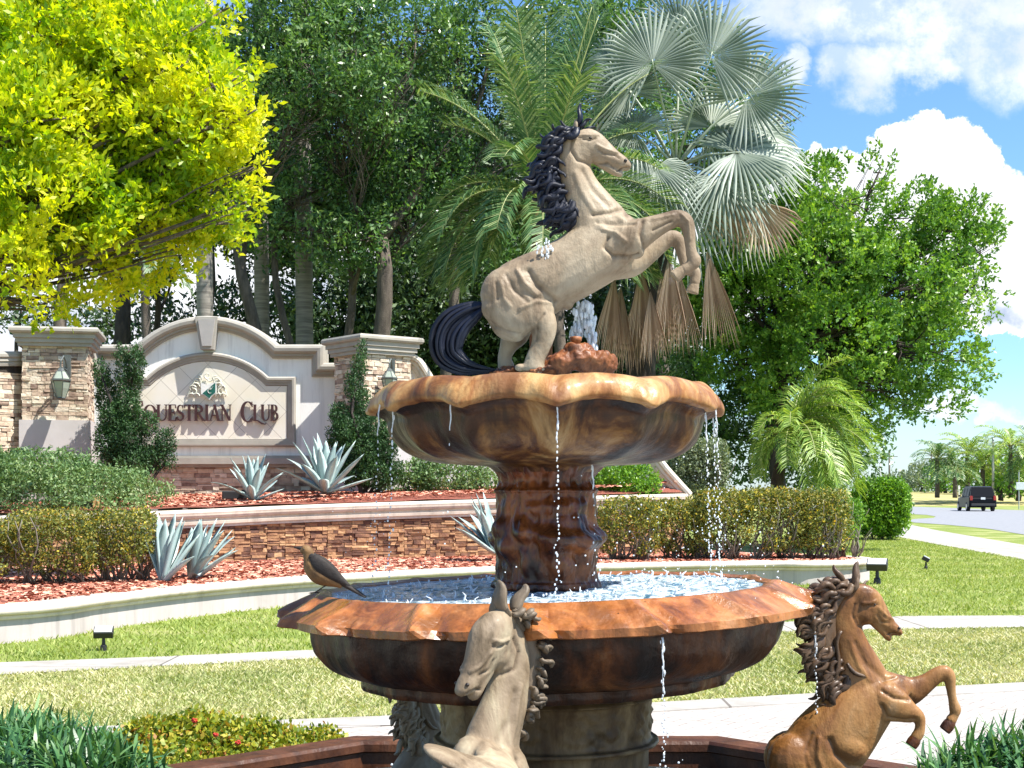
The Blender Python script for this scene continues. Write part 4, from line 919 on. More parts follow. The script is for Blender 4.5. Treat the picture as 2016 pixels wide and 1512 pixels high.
for i in range(len(upc)-1):
    a, b = upc[i].copy(), upc[i+1].copy(); za, zb = a.z, b.z; a.z = b.z = 0; t = (b-a).normalized(); nr = Vector((t.y, -t.x, 0))
    ledge(sv, a, b, lambda s: .30, lambda s, za=za, zb=zb: za+(zb-za)*s-.29, nr, 100+i)
sv.build('ledgestone', M_stoner, rw)
MB().sweep([Vector((v.x, v.y, v.z)) for v in upc], [(-.08, -1.2), (-.08, -.31), (-.24, -.31), (-.24, -1.2)]).build('core', M_barkd, rw)

# mulch beds (undulating sheets)
def bed(name, A, B, za, zb, mat, nj=14, amp=.03):
    A = crom(A, 6); B = crom(B, 6); m = 60; vs_, fs = [], []
    def at(C, s): x = s*(len(C)-1); i = min(int(x), len(C)-2); return C[i]*(1-(x-i))+C[i+1]*(x-i)
    for i in range(m+1):
        a, b = at(A, i/m), at(B, i/m)
        for j in range(nj+1):
            t = j/nj; p = a*(1-t)+b*t; vs_.append((p[0], p[1], za(p[0], p[1], t)*(1-t)+zb(p[0], p[1], t)*t+amp*noise.noise(Vector((p[0]*1.3, p[1]*1.3, 0)))))
    for i in range(m):
        for j in range(nj): q = i*(nj+1)+j; fs.append((q, q+nj+1, q+nj+2, q+1))
    return tag(MB().add(vs_, fs).build(name, mat, None, True), None, None, None, 'structure'), vs_
A1 = [(v.x-.0, v.y+.16) for v in lowp[6:-20:6]]
bed('mulch_bed', [(-8.6, 12.8)]+A1+[(6.0, 25.2)], [(-11.5, 20.6)]+[(v.x, v.y+.1) for v in upc[4::8]]+[(3.9, 28.1), (5.4, 26.7)], lambda x, y, t: .37, lambda x, y, t: .40, M_mulchb)
bed('upper_mulch', [(v.x, v.y+.1) for v in upc[::6]], [(-13, 29.4), (-6, 29.4), (0, 29.4), (3.1, 29.0)], lambda x, y, t: 1.16+.028*(x+11)+.0, lambda x, y, t: 1.16+.03*(x+11)+.22, M_mulchb)
def upz(x, y): t = np.clip((y-24)/5.4, 0, 1); return 1.16+.028*(x+11)+.22*t
def chips(name, poly, n, zf, label):
    P = np.array(poly); x0, y0 = P.min(0); x1, y1 = P.max(0); X = rng.uniform(x0, x1, n*2); Y = rng.uniform(y0, y1, n*2); m = inpoly(X, Y, poly); X, Y = X[m][:n], Y[m][:n]; n = len(X)
    a = rng.uniform(0, 2*np.pi, n); L = rng.uniform(.02, .06, n); w = rng.uniform(.006, .016, n); t = rng.uniform(-.5, .5, n)
    z = zf(X, Y)+rng.uniform(.0, .03, n); V = np.zeros((n, 4, 3)); c, s = np.cos(a), np.sin(a)
    for k, (p, q) in enumerate(((-1, -1), (1, -1), (1, 1), (-1, 1))):
        V[:, k] = np.stack([X+c*L*p-s*w*q, Y+s*L*p+c*w*q, z+p*L*t*.5+q*w*.6], 1)
    return tag(npobj(name, V.reshape(-1, 3), np.arange(n*4).reshape(n, 4), M_mulch), label, 'mulch', None, 'stuff')
mpoly = [(-8.6, 12.8)]+A1+[(6.0, 25.2), (5.4, 26.7)]+[(v.x, v.y) for v in reversed(upc[4::8])]
def mz(X, Y): return .385+0*X
chips('mulch', mpoly, 42000, mz, 'red wood chip mulch in the lower planter bed')
chips('mulch', [(v.x, v.y+.3) for v in upc[::6]]+[(3.0, 28.9), (-12, 29.2)], 16000, lambda X, Y: upz(X, Y)+.01, 'red wood chip mulch in the raised bed before the sign wall')

# ---------------------------------------------------------------- sign wall
SY = 29.5
def sw(px, py, Y=SY): v = W(px, py, Y); return v
sg = thing('sign_wall', tuple(W(410, 965, SY)), 'white arched entrance sign wall with grey mouldings and a cream tiled panel', 'sign wall')
def arc(x0, y0, cx, top, n=18):     # symmetrical arc over cx from (x0,y0)
    h = y0-top; w = abs(cx-x0); Rr = (w*w+h*h)/(2*h); a = math.asin(w/Rr); return [(cx+Rr*math.sin(-a+2*a*k/n), top+Rr-Rr*math.cos(-a+2*a*k/n)) for k in range(n+1)]
outl = [(150, 740), (205, 740), (205, 706), (283, 706)]+arc(283, 706, 410, 650)[1:-1]+[(537, 706), (614, 706), (614, 742), (690, 742)]
body = [(150, 920)]+[(150, 740)]+outl[1:]+[(690, 920)]
mb = MB(); mb.prism([(v.x, v.z) for v in (sw(*p) for p in body)], SY, SY+.45); mb.build('wall', M_stuccow, sg)
mb = MB(); mb.prism([(v.x, v.z) for v in (sw(*p) for p in [(150, 918), (150, 1010), (690, 1010), (690, 918)])], SY+.03, SY+.42); mb.build('footing', M_stuccob, sg)
capp = [W(x, y, SY) for x, y in outl]
def sprof(lst): return lst
# profile (inwards/outwards in plane, towards camera)
mb = MB(); mb.sweep([v+Vector((0, 0, 0)) for v in capp], [(.0, .0), (.0, .05), (-.03, .06), (-.05, .06), (-.05, .11), (-.09, .11), (-.10, .15), (-.14, .19), (-.20, .20), (-.25, .18), (-.28, .12), (-.29, .0), (-.29, -.45), (.0, -.45)], fr=(0, -1, 0)); mb.build('coping', M_capmold, sg, False)
fro = [(238, 742), (290, 742)]+arc(290, 742, 410, 694)[1:-1]+[(530, 742), (583, 742), (583, 880), (238, 880)]
inn = [(256, 760), (296, 760)]+arc(296, 760, 410, 712)[1:-1]+[(524, 760), (565, 760), (565, 868), (256, 868)]
mb = MB(); mb.prism([(v.x, v.z) for v in (sw(*p) for p in inn)], SY-.03, SY+.01); mb.build('tile_panel', M_tile, sg)
loop = [W(x, y, SY) for x, y in fro]; mid = loop[-1]*.5+loop[0]*.5; loop = [mid]+loop+[mid]
mb = MB(); mb.sweep(loop, [(.0, .0), (.0, .07), (.03, .10), (.07, .10), (.07, .07), (.12, .07), (.12, .045), (.17, .045), (.19, .0)], fr=(0, -1, 0)); mb.build('panel_frame', M_capmold, sg)
mb = MB()
for (y0, y1, d) in ((897, 902, .10), (902, 914, .16), (914, 920, .08)):
    a, b = W(185, y0, SY), W(668, y1, SY); mb.box(((a.x+b.x)/2, SY-d/2, (a.z+b.z)/2), (b.x-a.x, d, a.z-b.z-.002))
mb.build('base_moulding', M_capmold, sg)
sv = MB(); a, b = W(185, 965, SY), W(668, 965, SY); a.z = b.z = 0
ledge(sv, a+Vector((0, .0, 0)), b, lambda s: W(0, 990, SY).z, lambda s: W(0, 920.5, SY).z, Vector((0, -1, 0)), 5, .05, .11, .12, .42, .08, .03); sv.build('ledgestone', M_stonev, sg)
ks = [(389, 627), (433, 627), (425, 690), (400, 690)]; ks2 = [(396, 632), (429, 632), (422, 684), (404, 684)]
mb = MB(); mb.prism([(v.x, v.z) for v in (sw(*p) for p in ks)], SY-.27, SY+.3); mb.build('keystone', M_capmold, sg)
mb = MB(); mb.prism([(v.x, v.z) for v in (sw(*p) for p in ks2)], SY-.31, SY-.268); mb.build('keystone', M_stuccog, sg)

# lettering built from strokes: each glyph on a unit em (x right, y up), strokes = (points, widths)
def cur(cx, cy, rx, ry, a0, a1, n=14): return [(cx+rx*math.cos(R(a0+(a1-a0)*k/n)), cy+ry*math.sin(R(a0+(a1-a0)*k/n))) for k in range(n+1)]
TK, TN, SF = .145, .05, .035
def ser(x, y, w=.13): return ([(x-w, y), (x+w, y)], SF)
def ring(cx, cy, rx, ry, a0=90, a1=450):
    pts = cur(cx, cy, rx, ry, a0, a1, 28); ws = [TN+(TK-TN)*abs(math.cos(R(a0+(a1-a0)*k/28)))**1.2 for k in range(29)]; return (pts, ws)
GL = {
 'E': (.62, [([(.14, .02), (.14, .98)], TK), ser(.14, .017), ser(.14, .983), ([(.14, .98), (.56, .98)], TN), ([(.54, .98), (.56, .78)], [.03, .05]), ([(.14, .51), (.45, .51)], TN), ([(.45, .62), (.45, .40)], .04), ([(.14, .02), (.58, .02)], TN), ([(.55, .02), (.60, .24)], [.05, .04])]),
 'Q': (.92, [ring(.46, .5, .38, .47), ([(.42, .04), (.62, -.14), (.88, -.24), (1.05, -.22)], [.06, .12, .09, .02])]),
 'U': (.86, [([(.16, .98)]+[(.16, .4)]+cur(.44, .32, .28, .29, 180, 270, 8), [TK]*3+[TK-.09*k/7 for k in range(8)]), ([(.44, .03)]+cur(.44, .32, .27, .29, 275, 360, 8)+[(.71, .98)], TN), ser(.16, .983, .15), ser(.71, .983, .12)]),
 'S': (.56, [(cur(.28, .73, .19, .23, 30, 200, 12)+[(.28, .5)]+cur(.27, .27, .21, .24, 40, -150, 12), [.04]+[.04+.07*k/11 for k in range(12)]+[.15]+[.13-.085*k/12 for k in range(13)]), ([(.45, .98), (.46, .76)], [.02, .045]), ([(.08, .02), (.07, .27)], [.02, .045])]),
 'T': (.72, [([(.36, .02), (.36, .98)], TK), ser(.36, .017), ([(.04, .975), (.68, .975)], TN), ([(.05, .98), (.03, .76)], [.05, .03]), ([(.67, .98), (.69, .76)], [.05, .03])]),
 'R': (.76, [([(.14, .02), (.14, .98)], TK), ser(.14, .017), ser(.14, .983), ([(.14, .975), (.34, .975)]+cur(.34, .74, .22, .23, 88, -88, 10)+[(.16, .50)], [TN]*2+[TN+.08*math.sin(math.pi*k/10) for k in range(11)]+[TN]), ([(.32, .50), (.66, .04), (.80, .01)], [.10, .13, .05])]),
 'I': (.34, [([(.17, .02), (.17, .98)], TK), ser(.17, .017), ser(.17, .983)]),
 'A': (.80, [([(.10, .02), (.40, .98)], TN), ([(.38, 1.0), (.68, .02)], TK), ([(.19, .34), (.58, .34)], TN), ser(.09, .017, .10), ser(.69, .017, .13)]),
 'N': (.86, [([(.15, .02), (.15, .98)], TN), ([(.12, .98), (.70, .04)], TK), ([(.72, .0), (.72, .98)], TN), ser(.15, .017, .11), ser(.12, .983, .12), ser(.72, .983, .12)]),
 'C': (.82, [(lambda r: (r[0], r[1]))((cur(.46, .5, .38, .47, 42, 318, 24), [TN+(TK-TN)*abs(math.cos(R(42+276*k/24)))**1.1 for k in range(25)])), ([(.74, .98), (.75, .72)], [.02, .05]), ([(.73, .10), (.76, .28)], [.04, .03])]),
 'L': (.66, [([(.15, .02), (.15, .98)], TK), ser(.15, .983), ([(.04, .02), (.40, .02), (.75, -.16), (1.05, -.20), (1.16, -.12)], [.04, .07, .10, .05, .02])]),
 'B': (.70, [([(.14, .02), (.14, .98)], TK), ser(.14, .017, .12), ser(.14, .983, .12), ([(.14, .975), (.32, .975)]+cur(.32, .76, .19, .21, 88, -88, 10)+[(.16, .54)], [TN]*2+[TN+.08*math.sin(math.pi*k/10) for k in range(11)]+[TN]), ([(.16, .53), (.34, .53)]+cur(.34, .275, .25, .25, 88, -88, 10)+[(.14, .025)], [TN]*2+[TN+.09*math.sin(math.pi*k/10) for k in range(11)]+[TN])]),
}
def glyph(ch, x, y, h, wsc, Y, d, parent):
    mb = MB(); adv, st = GL[ch]; dd = 0
    for pts, ws in st:
        pts = [(p[0]*wsc, p[1]) for p in pts]; m = len(pts); ws = ws if hasattr(ws, '__len__') else [ws]*m; ws = list(ws)+[ws[-1]]*(m-len(ws)); Lp, Rp = [], []
        for i, p in enumerate(pts):
            a, b = pts[max(i-1, 0)], pts[min(i+1, m-1)]; dx, dy = b[0]-a[0], b[1]-a[1]; l = math.hypot(dx, dy) or 1; nx_, ny_ = -dy/l, dx/l; w = ws[i]/2
            Lp.append((x+(p[0]+nx_*w)*h, y+(p[1]+ny_*w)*h)); Rp.append((x+(p[0]-nx_*w)*h, y+(p[1]-ny_*w)*h))
        dd += .0012
        vs_ = [(q[0], Y-d-dd, q[1]) for q in Lp]+[(q[0], Y-d-dd, q[1]) for q in Rp]+[(q[0], Y+dd, q[1]) for q in Lp]+[(q[0], Y+dd, q[1]) for q in Rp]
        fs = []
        for i in range(m-1):
            fs += [(i, i+1, m+i+1, m+i), (2*m+i, 3*m+i, 3*m+i+1, 2*m+i+1), (i, 2*m+i, 2*m+i+1, i+1), (m+i, m+i+1, 3*m+i+1, 3*m+i)]
        fs += [(0, m, 3*m, 2*m), (m-1, 3*m-1, 4*m-1, 2*m-1)]
        mb.add(vs_, fs)
    mb.build('letter', M_letter, parent); return adv*wsc*h
pxm = SY/F
def word(txt, x0, x1, ybase, hpx, big=None):
    tot = sum(GL[c][0]*(big if big and i == 0 else 1) for i, c in enumerate(txt)); h = hpx*pxm; wsc = (x1-x0)/hpx/tot; x = W(x0, 0, SY-.05).x
    for i, c in enumerate(txt):
        k = big if big and i == 0 else 1
        x += glyph(c, x, W(0, ybase+(3 if k > 1 else 0), SY).z, h*k, wsc, SY-.06, .05, sg)
word('EQUESTRIAN', 262, 457, 829, 32, 1.3)
word('CLUB', 475, 549, 829, 32, 1.3)
# crest: shield with green half, scrolls on either side
em = W(410, 768, SY); cx_, cz_ = em.x, em.z
def P2(x, y): return (cx_+x*pxm, cz_-y*pxm)
cr = MB(); cr.prism([P2(*p) for p in [(-13, -14), (0, -10), (18, -16), (18, 6), (9, 13), (4, 20), (-3, 14), (-12, 8)]], SY-.10, SY-.04); cr.build('crest_shield', M_crestw, sg)
cr = MB(); cr.prism([P2(*p) for p in [(16, -14), (16, 5), (8, 11.5), (4, 17), (-2, 12), (-9, 7)]], SY-.108, SY-.098); cr.build('crest_field', M_crestg, sg)
cr = MB(); cr.tube([Vector((*P2(5.5+4*math.cos(R(t)), 2+5*math.sin(R(t))), 0)).xzy if False else Vector((P2(5.5+4*math.cos(R(t)), 2+5*math.sin(R(t)))[0], SY-.112, P2(0, 2+5*math.sin(R(t)))[1])) for t in range(-50, -311, -20)], .006, 6)
cr.tube([Vector((P2(x, y)[0], SY-.114, P2(x, y)[1])) for x, y in [(8, -6), (3, -2), (7, 0), (12, -7)]], .004, 5); cr.build('crest_initial', M_crestw, sg)
cr = MB()
def curl(x, y, r, a0, turns, m, rad=.018, shrink=.75):
    pts = []
    for k in range(m):
        s = k/(m-1); a = R(a0+turns*s); q = r*(1-shrink*s); p = P2(x+q*math.cos(a), y+q*math.sin(a)); pts.append(Vector((p[0], SY-.08-.01*math.sin(s*5), p[1])))
    cr.tube(pts, [rad*(1.1-.7*k/(m-1)) for k in range(m)], 6)
for sgn in (-1, 1):
    for (x, y, r, a0, tn) in [(24, -6, 9, 180, 380), (27, 4, 7, -90, -320), (20, -18, 8, 120, 340), (30, -2, 8, 200, 260), (16, -24, 6, 90, 330), (22, 12, 6, 180, 300), (33, 12, 6, -150, 200)]:
        curl(sgn*x, y, r, a0 if sgn > 0 else 180-a0, tn*sgn, 14)
    cr.tube([Vector((P2(sgn*x, y)[0], SY-.07, P2(sgn*x, y)[1])) for x, y in [(12, -14), (24, -20), (30, -8), (36, 4), (40, 14)]], [.02, .024, .02, .014, .006], 6)
curl(0, -28, 7, 90, 330, 14); curl(4, -22, 6, 0, 300, 12)
cr.build('crest_scrolls', M_crest, sg)

# pillars
def pillar(cx, Y, s, rot, ytop, ycap, ystone, ybase, ybot, label, lam=True):
    c = W(cx, 965, Y); t = thing('stone_pillar', (c.x, Y, W(0, ybot, Y).z), label, 'pillar', 'stone pillars of the entrance wall'); k = Y/F
    z = lambda y: EYE+(HOR-y)*k; rz = R(rot); Mr = Matrix.Rotation(rz, 3, 'Z')
    mb = MB(); mb.box((c.x, Y, (z(ybot)+z(ystone))/2), (s*1.06, s*1.06, z(ystone)-z(ybot)), rz); mb.build('plinth', M_stuccob, t)
    MB().box((c.x, Y, (z(ystone)+z(ycap))/2), (s*.9, s*.9, z(ycap)-z(ystone)), rz).build('core', M_barkd, t)
    sv = MB()
    for q in range(4):
        a = rz+q*math.pi/2; nr = Vector((math.sin(a), -math.cos(a), 0)); tt = Vector((math.cos(a), math.sin(a), 0)); ct = Vector((c.x, Y, 0))+nr*s*.48
        ledge(sv, ct-tt*s*.49, ct+tt*s*.49, lambda q_: z(ystone), lambda q_: z(ycap), nr, int(cx)+q, .045, .10, .12, .36, .08, .03)
    sv.build('ledgestone', M_stonev, t)
    m = MB(); H = z(ytop)-z(ycap); sq = [(1.0, 0), (1.10, 0), (1.10, .14), (1.16, .15), (1.16, .33), (1.22, .34), (1.22, .52), (1.30, .55), (1.34, .62), (1.34, .72), (1.30, .80), (1.18, .82), (.0, 1.0)]
    vs_, fs = [], []
    for (w, h_) in sq:
        for sx, sy in ((-1, -1), (1, -1), (1, 1), (-1, 1)): p = Mr @ Vector((sx*s*w/2, sy*s*w/2, 0)); vs_.append((c.x+p.x, Y+p.y, z(ycap)+H*h_))
    for i in range(len(sq)-1):
        for j in range(4): fs.append((i*4+j, i*4+(j+1) % 4, (i+1)*4+(j+1) % 4, (i+1)*4+j))
    fs.append((3, 2, 1, 0)); m.add(vs_, fs).build('capital', M_capmold, t); return t, Mr
def lantern(px, py, Y, label, sc=1.0):
    c = W(px, py, Y); t = thing('wall_lantern', tuple(c), label, 'lantern', 'lanterns on the stone pillars'); k = Y/F*sc
    def q(x, y, d=0): return Vector((c.x+x*k, Y+d, c.z-y*k))
    mb = MB(); mb.box(q(4, -32, .10), (.14*sc, .05, .42*sc)); mb.tube([q(4, -30, .08), q(4, -42, 0), q(3, -50, -.10), q(0, -40, -.16), q(-1, -26, -.16)], .018*sc, 8)
    mb.tube([q(4, -24, .08), q(-4, -30, -.05), q(-6, -22, -.12)], .012, 6); mb.build('bracket', M_bronze, t)
    mb = MB(); mb.lathe([(.0, 0), (.03, 0), (.05, -.02), (.055, -.05)], (0, 0), 8); 
    o = c+Vector((0, -.16, 0)); mb = MB()
    mb.lathe([(0, o.z+27*k), (5*k, o.z+26*k), (7*k, o.z+22*k), (9*k, o.z+20*k)], (o.x, o.y), 6)
    mb.lathe([(17*k, o.z+5*k), (20.5*k, o.z+4*k), (20.5*k, o.z+1*k), (18*k, o.z-1*k)], (o.x, o.y), 6)
    for j in range(6):
        a = math.pi/3*j; e = lambda r, z_: Vector((o.x+r*k*math.cos(a), o.y+r*k*math.sin(a), o.z+z_*k))
        mb.tube([e(9, 20), e(18, 5)], .7*k, 5); mb.tube([e(19, 0), e(16, -14), e(9.5, -32)], .8*k, 5)
    mb.lathe([(9*k, o.z-31*k), (10*k, o.z-33*k), (6*k, o.z-36*k), (0, o.z-38*k)], (o.x, o.y), 6); mb.build('frame', M_bronze, t)
    mb = MB(); mb.lathe([(8.3*k, o.z+19.5*k), (17*k, o.z+5*k), (18.2*k, o.z-.5*k), (15.2*k, o.z-14*k), (8.8*k, o.z-31.5*k)], (o.x, o.y), 6); mb.build('glass', M_lglass, t)
pillar(116, 28.0, 1.24, 11, 643, 688, 830, 830, 1010, 'cream ledgestone pillar with grey hipped cap left of the sign, lantern fixed to its front')
lantern(125, 752, 27.15, 'glass coach lantern on the left stone pillar under the yellow-green tree')
pillar(733, 28.6, 1.12, 38, 658, 703, 880, 880, 1010, 'cream ledgestone pillar with grey hipped cap between the sign and the upper basin')
lantern(768, 748, 27.75, 'small dark lantern half hidden by the upper basin on the right stone pillar', .8)
# side walls
def sidewall(name, path_px, Y0, Y1, label, ystone, capw=.30, mat=M_stonev):
    n = len(path_px); Ys = [Y0+(Y1-Y0)*i/(n-1) for i in range(n)]; P = [W(x, y, Yq) for (x, y), Yq in zip(path_px, Ys)]
    t = thing(name, tuple(Vector((P[0].x, P[0].y, .8))), label, 'wall')
    mb = MB(); vs_ = []
    for p in P:
        vs_ += [(p.x, p.y, .7), (p.x, p.y, p.z-.05), (p.x, p.y+.4, p.z-.05), (p.x, p.y+.4, .7)]
    fs = []
    for i in range(n-1):
        for k in range(4): fs.append((i*4+k, i*4+(k+1) % 4, (i+1)*4+(k+1) % 4, (i+1)*4+k))
    mb.add(vs_, fs).build('wall', M_stuccow if mat is None else M_barkd, t)
    mb = MB(); mb.sweep([Vector(p) for p in P], [(.05, .0), (.05, .06), (.0, .09), (-.04, .09), (-.04, .13), (-.09, .13), (-.12, .18), (-.17, .19), (-.22, .16), (-.24, .0), (-.24, -.45), (.05, -.45)], fr=(0, -1, 0)); mb.build('coping', M_capmold if mat else M_cream, t)
    if mat:
        sv = MB(); a, b = P[0].copy(), P[-1].copy(); za, zb = a.z, b.z; a.z = b.z = 0; tt = (b-a).normalized()
        ledge(sv, a, b, lambda s: 1.0, lambda s: min(za, zb)-.06, Vector((tt.y, -tt.x, 0)), 77, .045, .10, .12, .36, .08, .03); sv.build('ledgestone', mat, t)
sidewall('side_wall', [(-160, 716), (52, 716)], 26.0, 27.6, 'stone faced wall running off the picture left of the left pillar', 720)
q = [(800, 722), (815, 724), (838, 760), (870, 800), (920, 830), (1000, 845), (1100, 850), (1200, 862), (1262, 890), (1300, 935), (1345, 985)]
sidewall('wing_wall', [tuple(v) for v in crom(q, 4)], 28.9, 28.4, 'white wing wall behind the fountain whose cream coping sweeps down to the right', 0, mat=None)

# ---------------------------------------------------------------- small fittings
def floodlight(px, py, label, sc=1.0, ang=0, hz=0.0, Y=None):
    c = G(px, py, hz) if Y is None else W(px, py, Y); t = thing('floodlight', tuple(c), label, 'floodlight', 'black garden floodlights')
    MB().lathe([(0, c.z+.002), (.035*sc, c.z), (.03*sc, c.z+.05*sc), (.018*sc, c.z+.06*sc), (.015*sc, c.z+.12*sc), (.0, c.z+.13*sc)], (c.x, c.y), 12).build('stake', M_black, t)
    Mr = Matrix.Rotation(R(ang), 3, 'Z') @ Matrix.Rotation(R(28), 3, 'X')
    MB().box((c.x, c.y, c.z+.175*sc), (.18*sc, .12*sc, .065*sc), M=Mr).build('lamp_head', M_black, t, bevel=.006)
    MB().box(Vector((c.x, c.y, c.z+.175*sc))+Mr @ Vector((0, 0, .035*sc)), (.16*sc, .10*sc, .008), M=Mr).build('lens', glass_mat('lens', (.55, .55, .55)), t)
floodlight(204, 1281, 'black square floodlight on the lawn before the planter wall at left', 1.05, 10)
floodlight(1727, 1150, 'black floodlight at the right end of the planter wall behind the brown horse', 1.9, -20)
floodlight(1823, 1121, 'small black spotlight alone on the right lawn', 1.2, 70)
for (px, py, Y, lb, w) in [(462, 975, 26.0, 'low black uplight box in mulch left of the upper agaves', .45), (177, 992, 23.6, 'black uplight box with orange side behind the left hedge', .3)]:
    c = W(px, py, Y); t = thing('uplight', tuple(c), lb, 'uplight'); MB().box(c, (w, .22, .16), R(10)).build('housing', M_black, t, bevel=.02); MB().box(c+Vector((w*.42, -.06, .02)), (.10, .16, .17), R(10)).build('shade', plain('amber', (.55, .32, .14)) if w < .4 else M_black, t, bevel=.01)
# ---------------------------------------------------------------- plants
def leafcloud(C, size, seed, aspect=2.4, per=5, spread=.5, up=.35, flat=False, tipd=None, shoot=0):
    """C: (n,3) cluster centres -> rosettes of pointed leaves; returns V,F (quads as kite)"""
    g = np.random.default_rng(seed); n = len(C); m = n*per
    c = np.repeat(C, per, 0)+g.normal(0, size*spread, (m, 3))
    d = g.normal(0, 1, (m, 3)); d[:, 2] += up
    if tipd is not None:
        td = np.repeat(tipd, per, 0); k = np.tile(np.arange(per), n)[:, None]/per; c = np.repeat(C, per, 0)+td*k*size*shoot+g.normal(0, size*.12, (m, 3)); d = d*.75+td*.8
    d /= np.linalg.norm(d, axis=1)[:, None]
    r = g.normal(0, 1, (m, 3)); s = np.cross(d, r); s /= np.linalg.norm(s, axis=1)[:, None]
    L = size*g.uniform(.5, 1.35, m)[:, None]; w = L/aspect
    V = np.stack([c, c+d*L*.5+s*w*.5, c+d*L, c+d*L*.5-s*w*.5], 1)
    return V.reshape(-1, 3), np.arange(m*4).reshape(m, 4)
def vnoise(P, sc, seed=0):
    P = np.asarray(P)*sc+seed*17.3; i = np.floor(P).astype(np.int64); f = P-i; f = f*f*(3-2*f); out = 0
    for dx in (0, 1):
        for dy in (0, 1):
            for dz in (0, 1):
                h = (i[:, 0]+dx)*374761393+(i[:, 1]+dy)*668265263+(i[:, 2]+dz)*2147483647; h = (h ^ (h >> 13))*1274126177; h = ((h ^ (h >> 16)) & 0xffff)/65535.0
                out = out+h*(f[:, 0] if dx else 1-f[:, 0])*(f[:, 1] if dy else 1-f[:, 1])*(f[:, 2] if dz else 1-f[:, 2])
    return out
def lobes(lst, dens, seed, gap=.42, nsc=1.4, shell=.6):
    """lst: centre, radii -> cluster points inside uneven ellipsoids, thinned by noise"""
    g = np.random.default_rng(seed); out = []
    for (c, r) in lst:
        vol = r[0]*r[1]*r[2]*4.19; n = max(8, int(vol*dens)); u = g.normal(0, 1, (n, 3)); u /= np.linalg.norm(u, axis=1)[:, None]
        rad = g.random(n)**(1/3.0); rad = rad*(1-shell)+shell*(rad**.35); bump_ = .72+.56*vnoise(u*1.0+np.array(c), 2.2, seed)
        P = np.array(c)+u*rad[:, None]*bump_[:, None]*np.array(r); k = vnoise(P, nsc, seed+1)*.65+vnoise(P, nsc*2.7, seed+2)*.35 > gap; out.append(P[k])
    return np.concatenate(out)
def branchy(mb, p0, p1, r0, r1, seed, wob=.08, n=7, seg=8):
    rnd = random.Random(seed); L = (p1-p0).length; pts = []; ph = rnd.uniform(0, 6)
    for i in range(n+1):
        s = i/n; p = p0.lerp(p1, s); w = math.sin(s*math.pi)*wob*L; pts.append(p+Vector((math.sin(ph+s*4)*w, math.cos(ph*1.7+s*3)*w, math.sin(ph*.7+s*5)*w*.4)))
    mb.tube(pts, [r0+(r1-r0)*(i/n) for i in range(n+1)], seg); return pts
def tree(name, label, cat, base, fork, lst, mat, bark, dens, size, seed, r0=.16, per=5, gap=.42, nsc=1.4, group=None, aspect=2.4, lean=0, twigs=26, up=.35, shoot=0, br_k=1.0):
    t = thing(name, tuple(base), label, cat, group); tr = MB(); rnd = random.Random(seed)
    branchy(tr, base-Vector((0, 0, .1)), fork, r0, r0*.7, seed, .05, 8, 10)
    br = MB()
    for i, (c, r) in enumerate(lst):
        c = Vector(c); s = fork if rnd.random() < .7 else base.lerp(fork, rnd.uniform(.75, .95))
        pts = branchy(br, s, c, r0*(.62 if s is fork else .4)*br_k, r0*.13*br_k, seed+i*3, .09, 7, 7)
        for j in range(twigs//max(1, len(lst)//3)+2):
            d = Vector((rnd.gauss(0, 1), rnd.gauss(0, 1), rnd.gauss(.2, .8))).normalized(); e = c+Vector((d.x*r[0], d.y*r[1], d.z*r[2]))*rnd.uniform(.6, .95)
            branchy(br, pts[rnd.randint(3, 7)], e, r0*.11, r0*.03, seed+j+i*31, .12, 5, 5)
    tr.build('trunk', bark, t, True); br.build('branches', bark, t, True)
    C = lobes(lst, dens, seed, gap, nsc); td = None
    if shoot:
        gg = np.random.default_rng(seed+5); cc = np.array([c for c, r in lst]); near = cc[np.argmin(((C[:, None, :]-cc[None])**2).sum(2), 1)]; td = C-near; td /= np.linalg.norm(td, axis=1)[:, None]+1e-6; td[:, 2] += .35; td += gg.normal(0, .45, td.shape); td /= np.linalg.norm(td, axis=1)[:, None]
    V, Fc = leafcloud(C, size, seed, aspect, per, up=up, tipd=td, shoot=shoot)
    npobj('crown', V, Fc, mat, t); return t
def L(px, py, Y, rx, ry, rz=None):
    c = W(px, py, Y); k = Y/F; return (tuple(c), (rx*k, (rz if rz is not None else (rx+ry)/2)*k, ry*k))

# bright tree at left, its crown hanging before the sign
YT = 19.0
yl = [L(120,80,YT,170,120), L(300,60,YT+.5,120,90), L(370,120,YT-.5,70,90), L(40,240,YT-1,130,120), L(200,260,YT+.3,150,130), L(340,270,YT,130,110), L(425,270,YT-.4,75,90),
      L(475,225,YT-.6,42,45), L(100,420,YT-.8,150,110), L(260,420,YT,150,95), L(400,400,YT+.2,95,85), L(450,360,YT,50,50), L(20,520,YT-1.2,80,70), L(150,540,YT-.4,120,55), L(85,600,YT-.6,52,40), L(280,500,YT+.4,110,55), L(410,30,YT+.6,40,50),
      L(60,330,YT,150,110), L(300,160,YT,110,90), L(420,200,YT,60,70), L(200,340,YT,140,80), L(350,380,YT,80,70), L(60,130,YT,120,110), L(-120,180,YT,160,170), L(490,190,YT-.6,24,40), L(505,215,YT-.7,18,20), L(470,150,YT-.4,30,40), L(420,170,YT-.5,40,55), L(500,330,YT-.4,22,34), L(480,400,YT-.4,30,28), L(435,440,YT-.3,34,30), L(345,490,YT,45,30), L(120,585,YT-.6,22,28), L(70,600,YT-.6,20,18), L(440,20,YT,28,34), L(-120,430,YT,150,130), L(380,190,YT+1.6,90,80), L(180,150,YT+1.8,160,120), L(60,10,YT+1,180,110)]
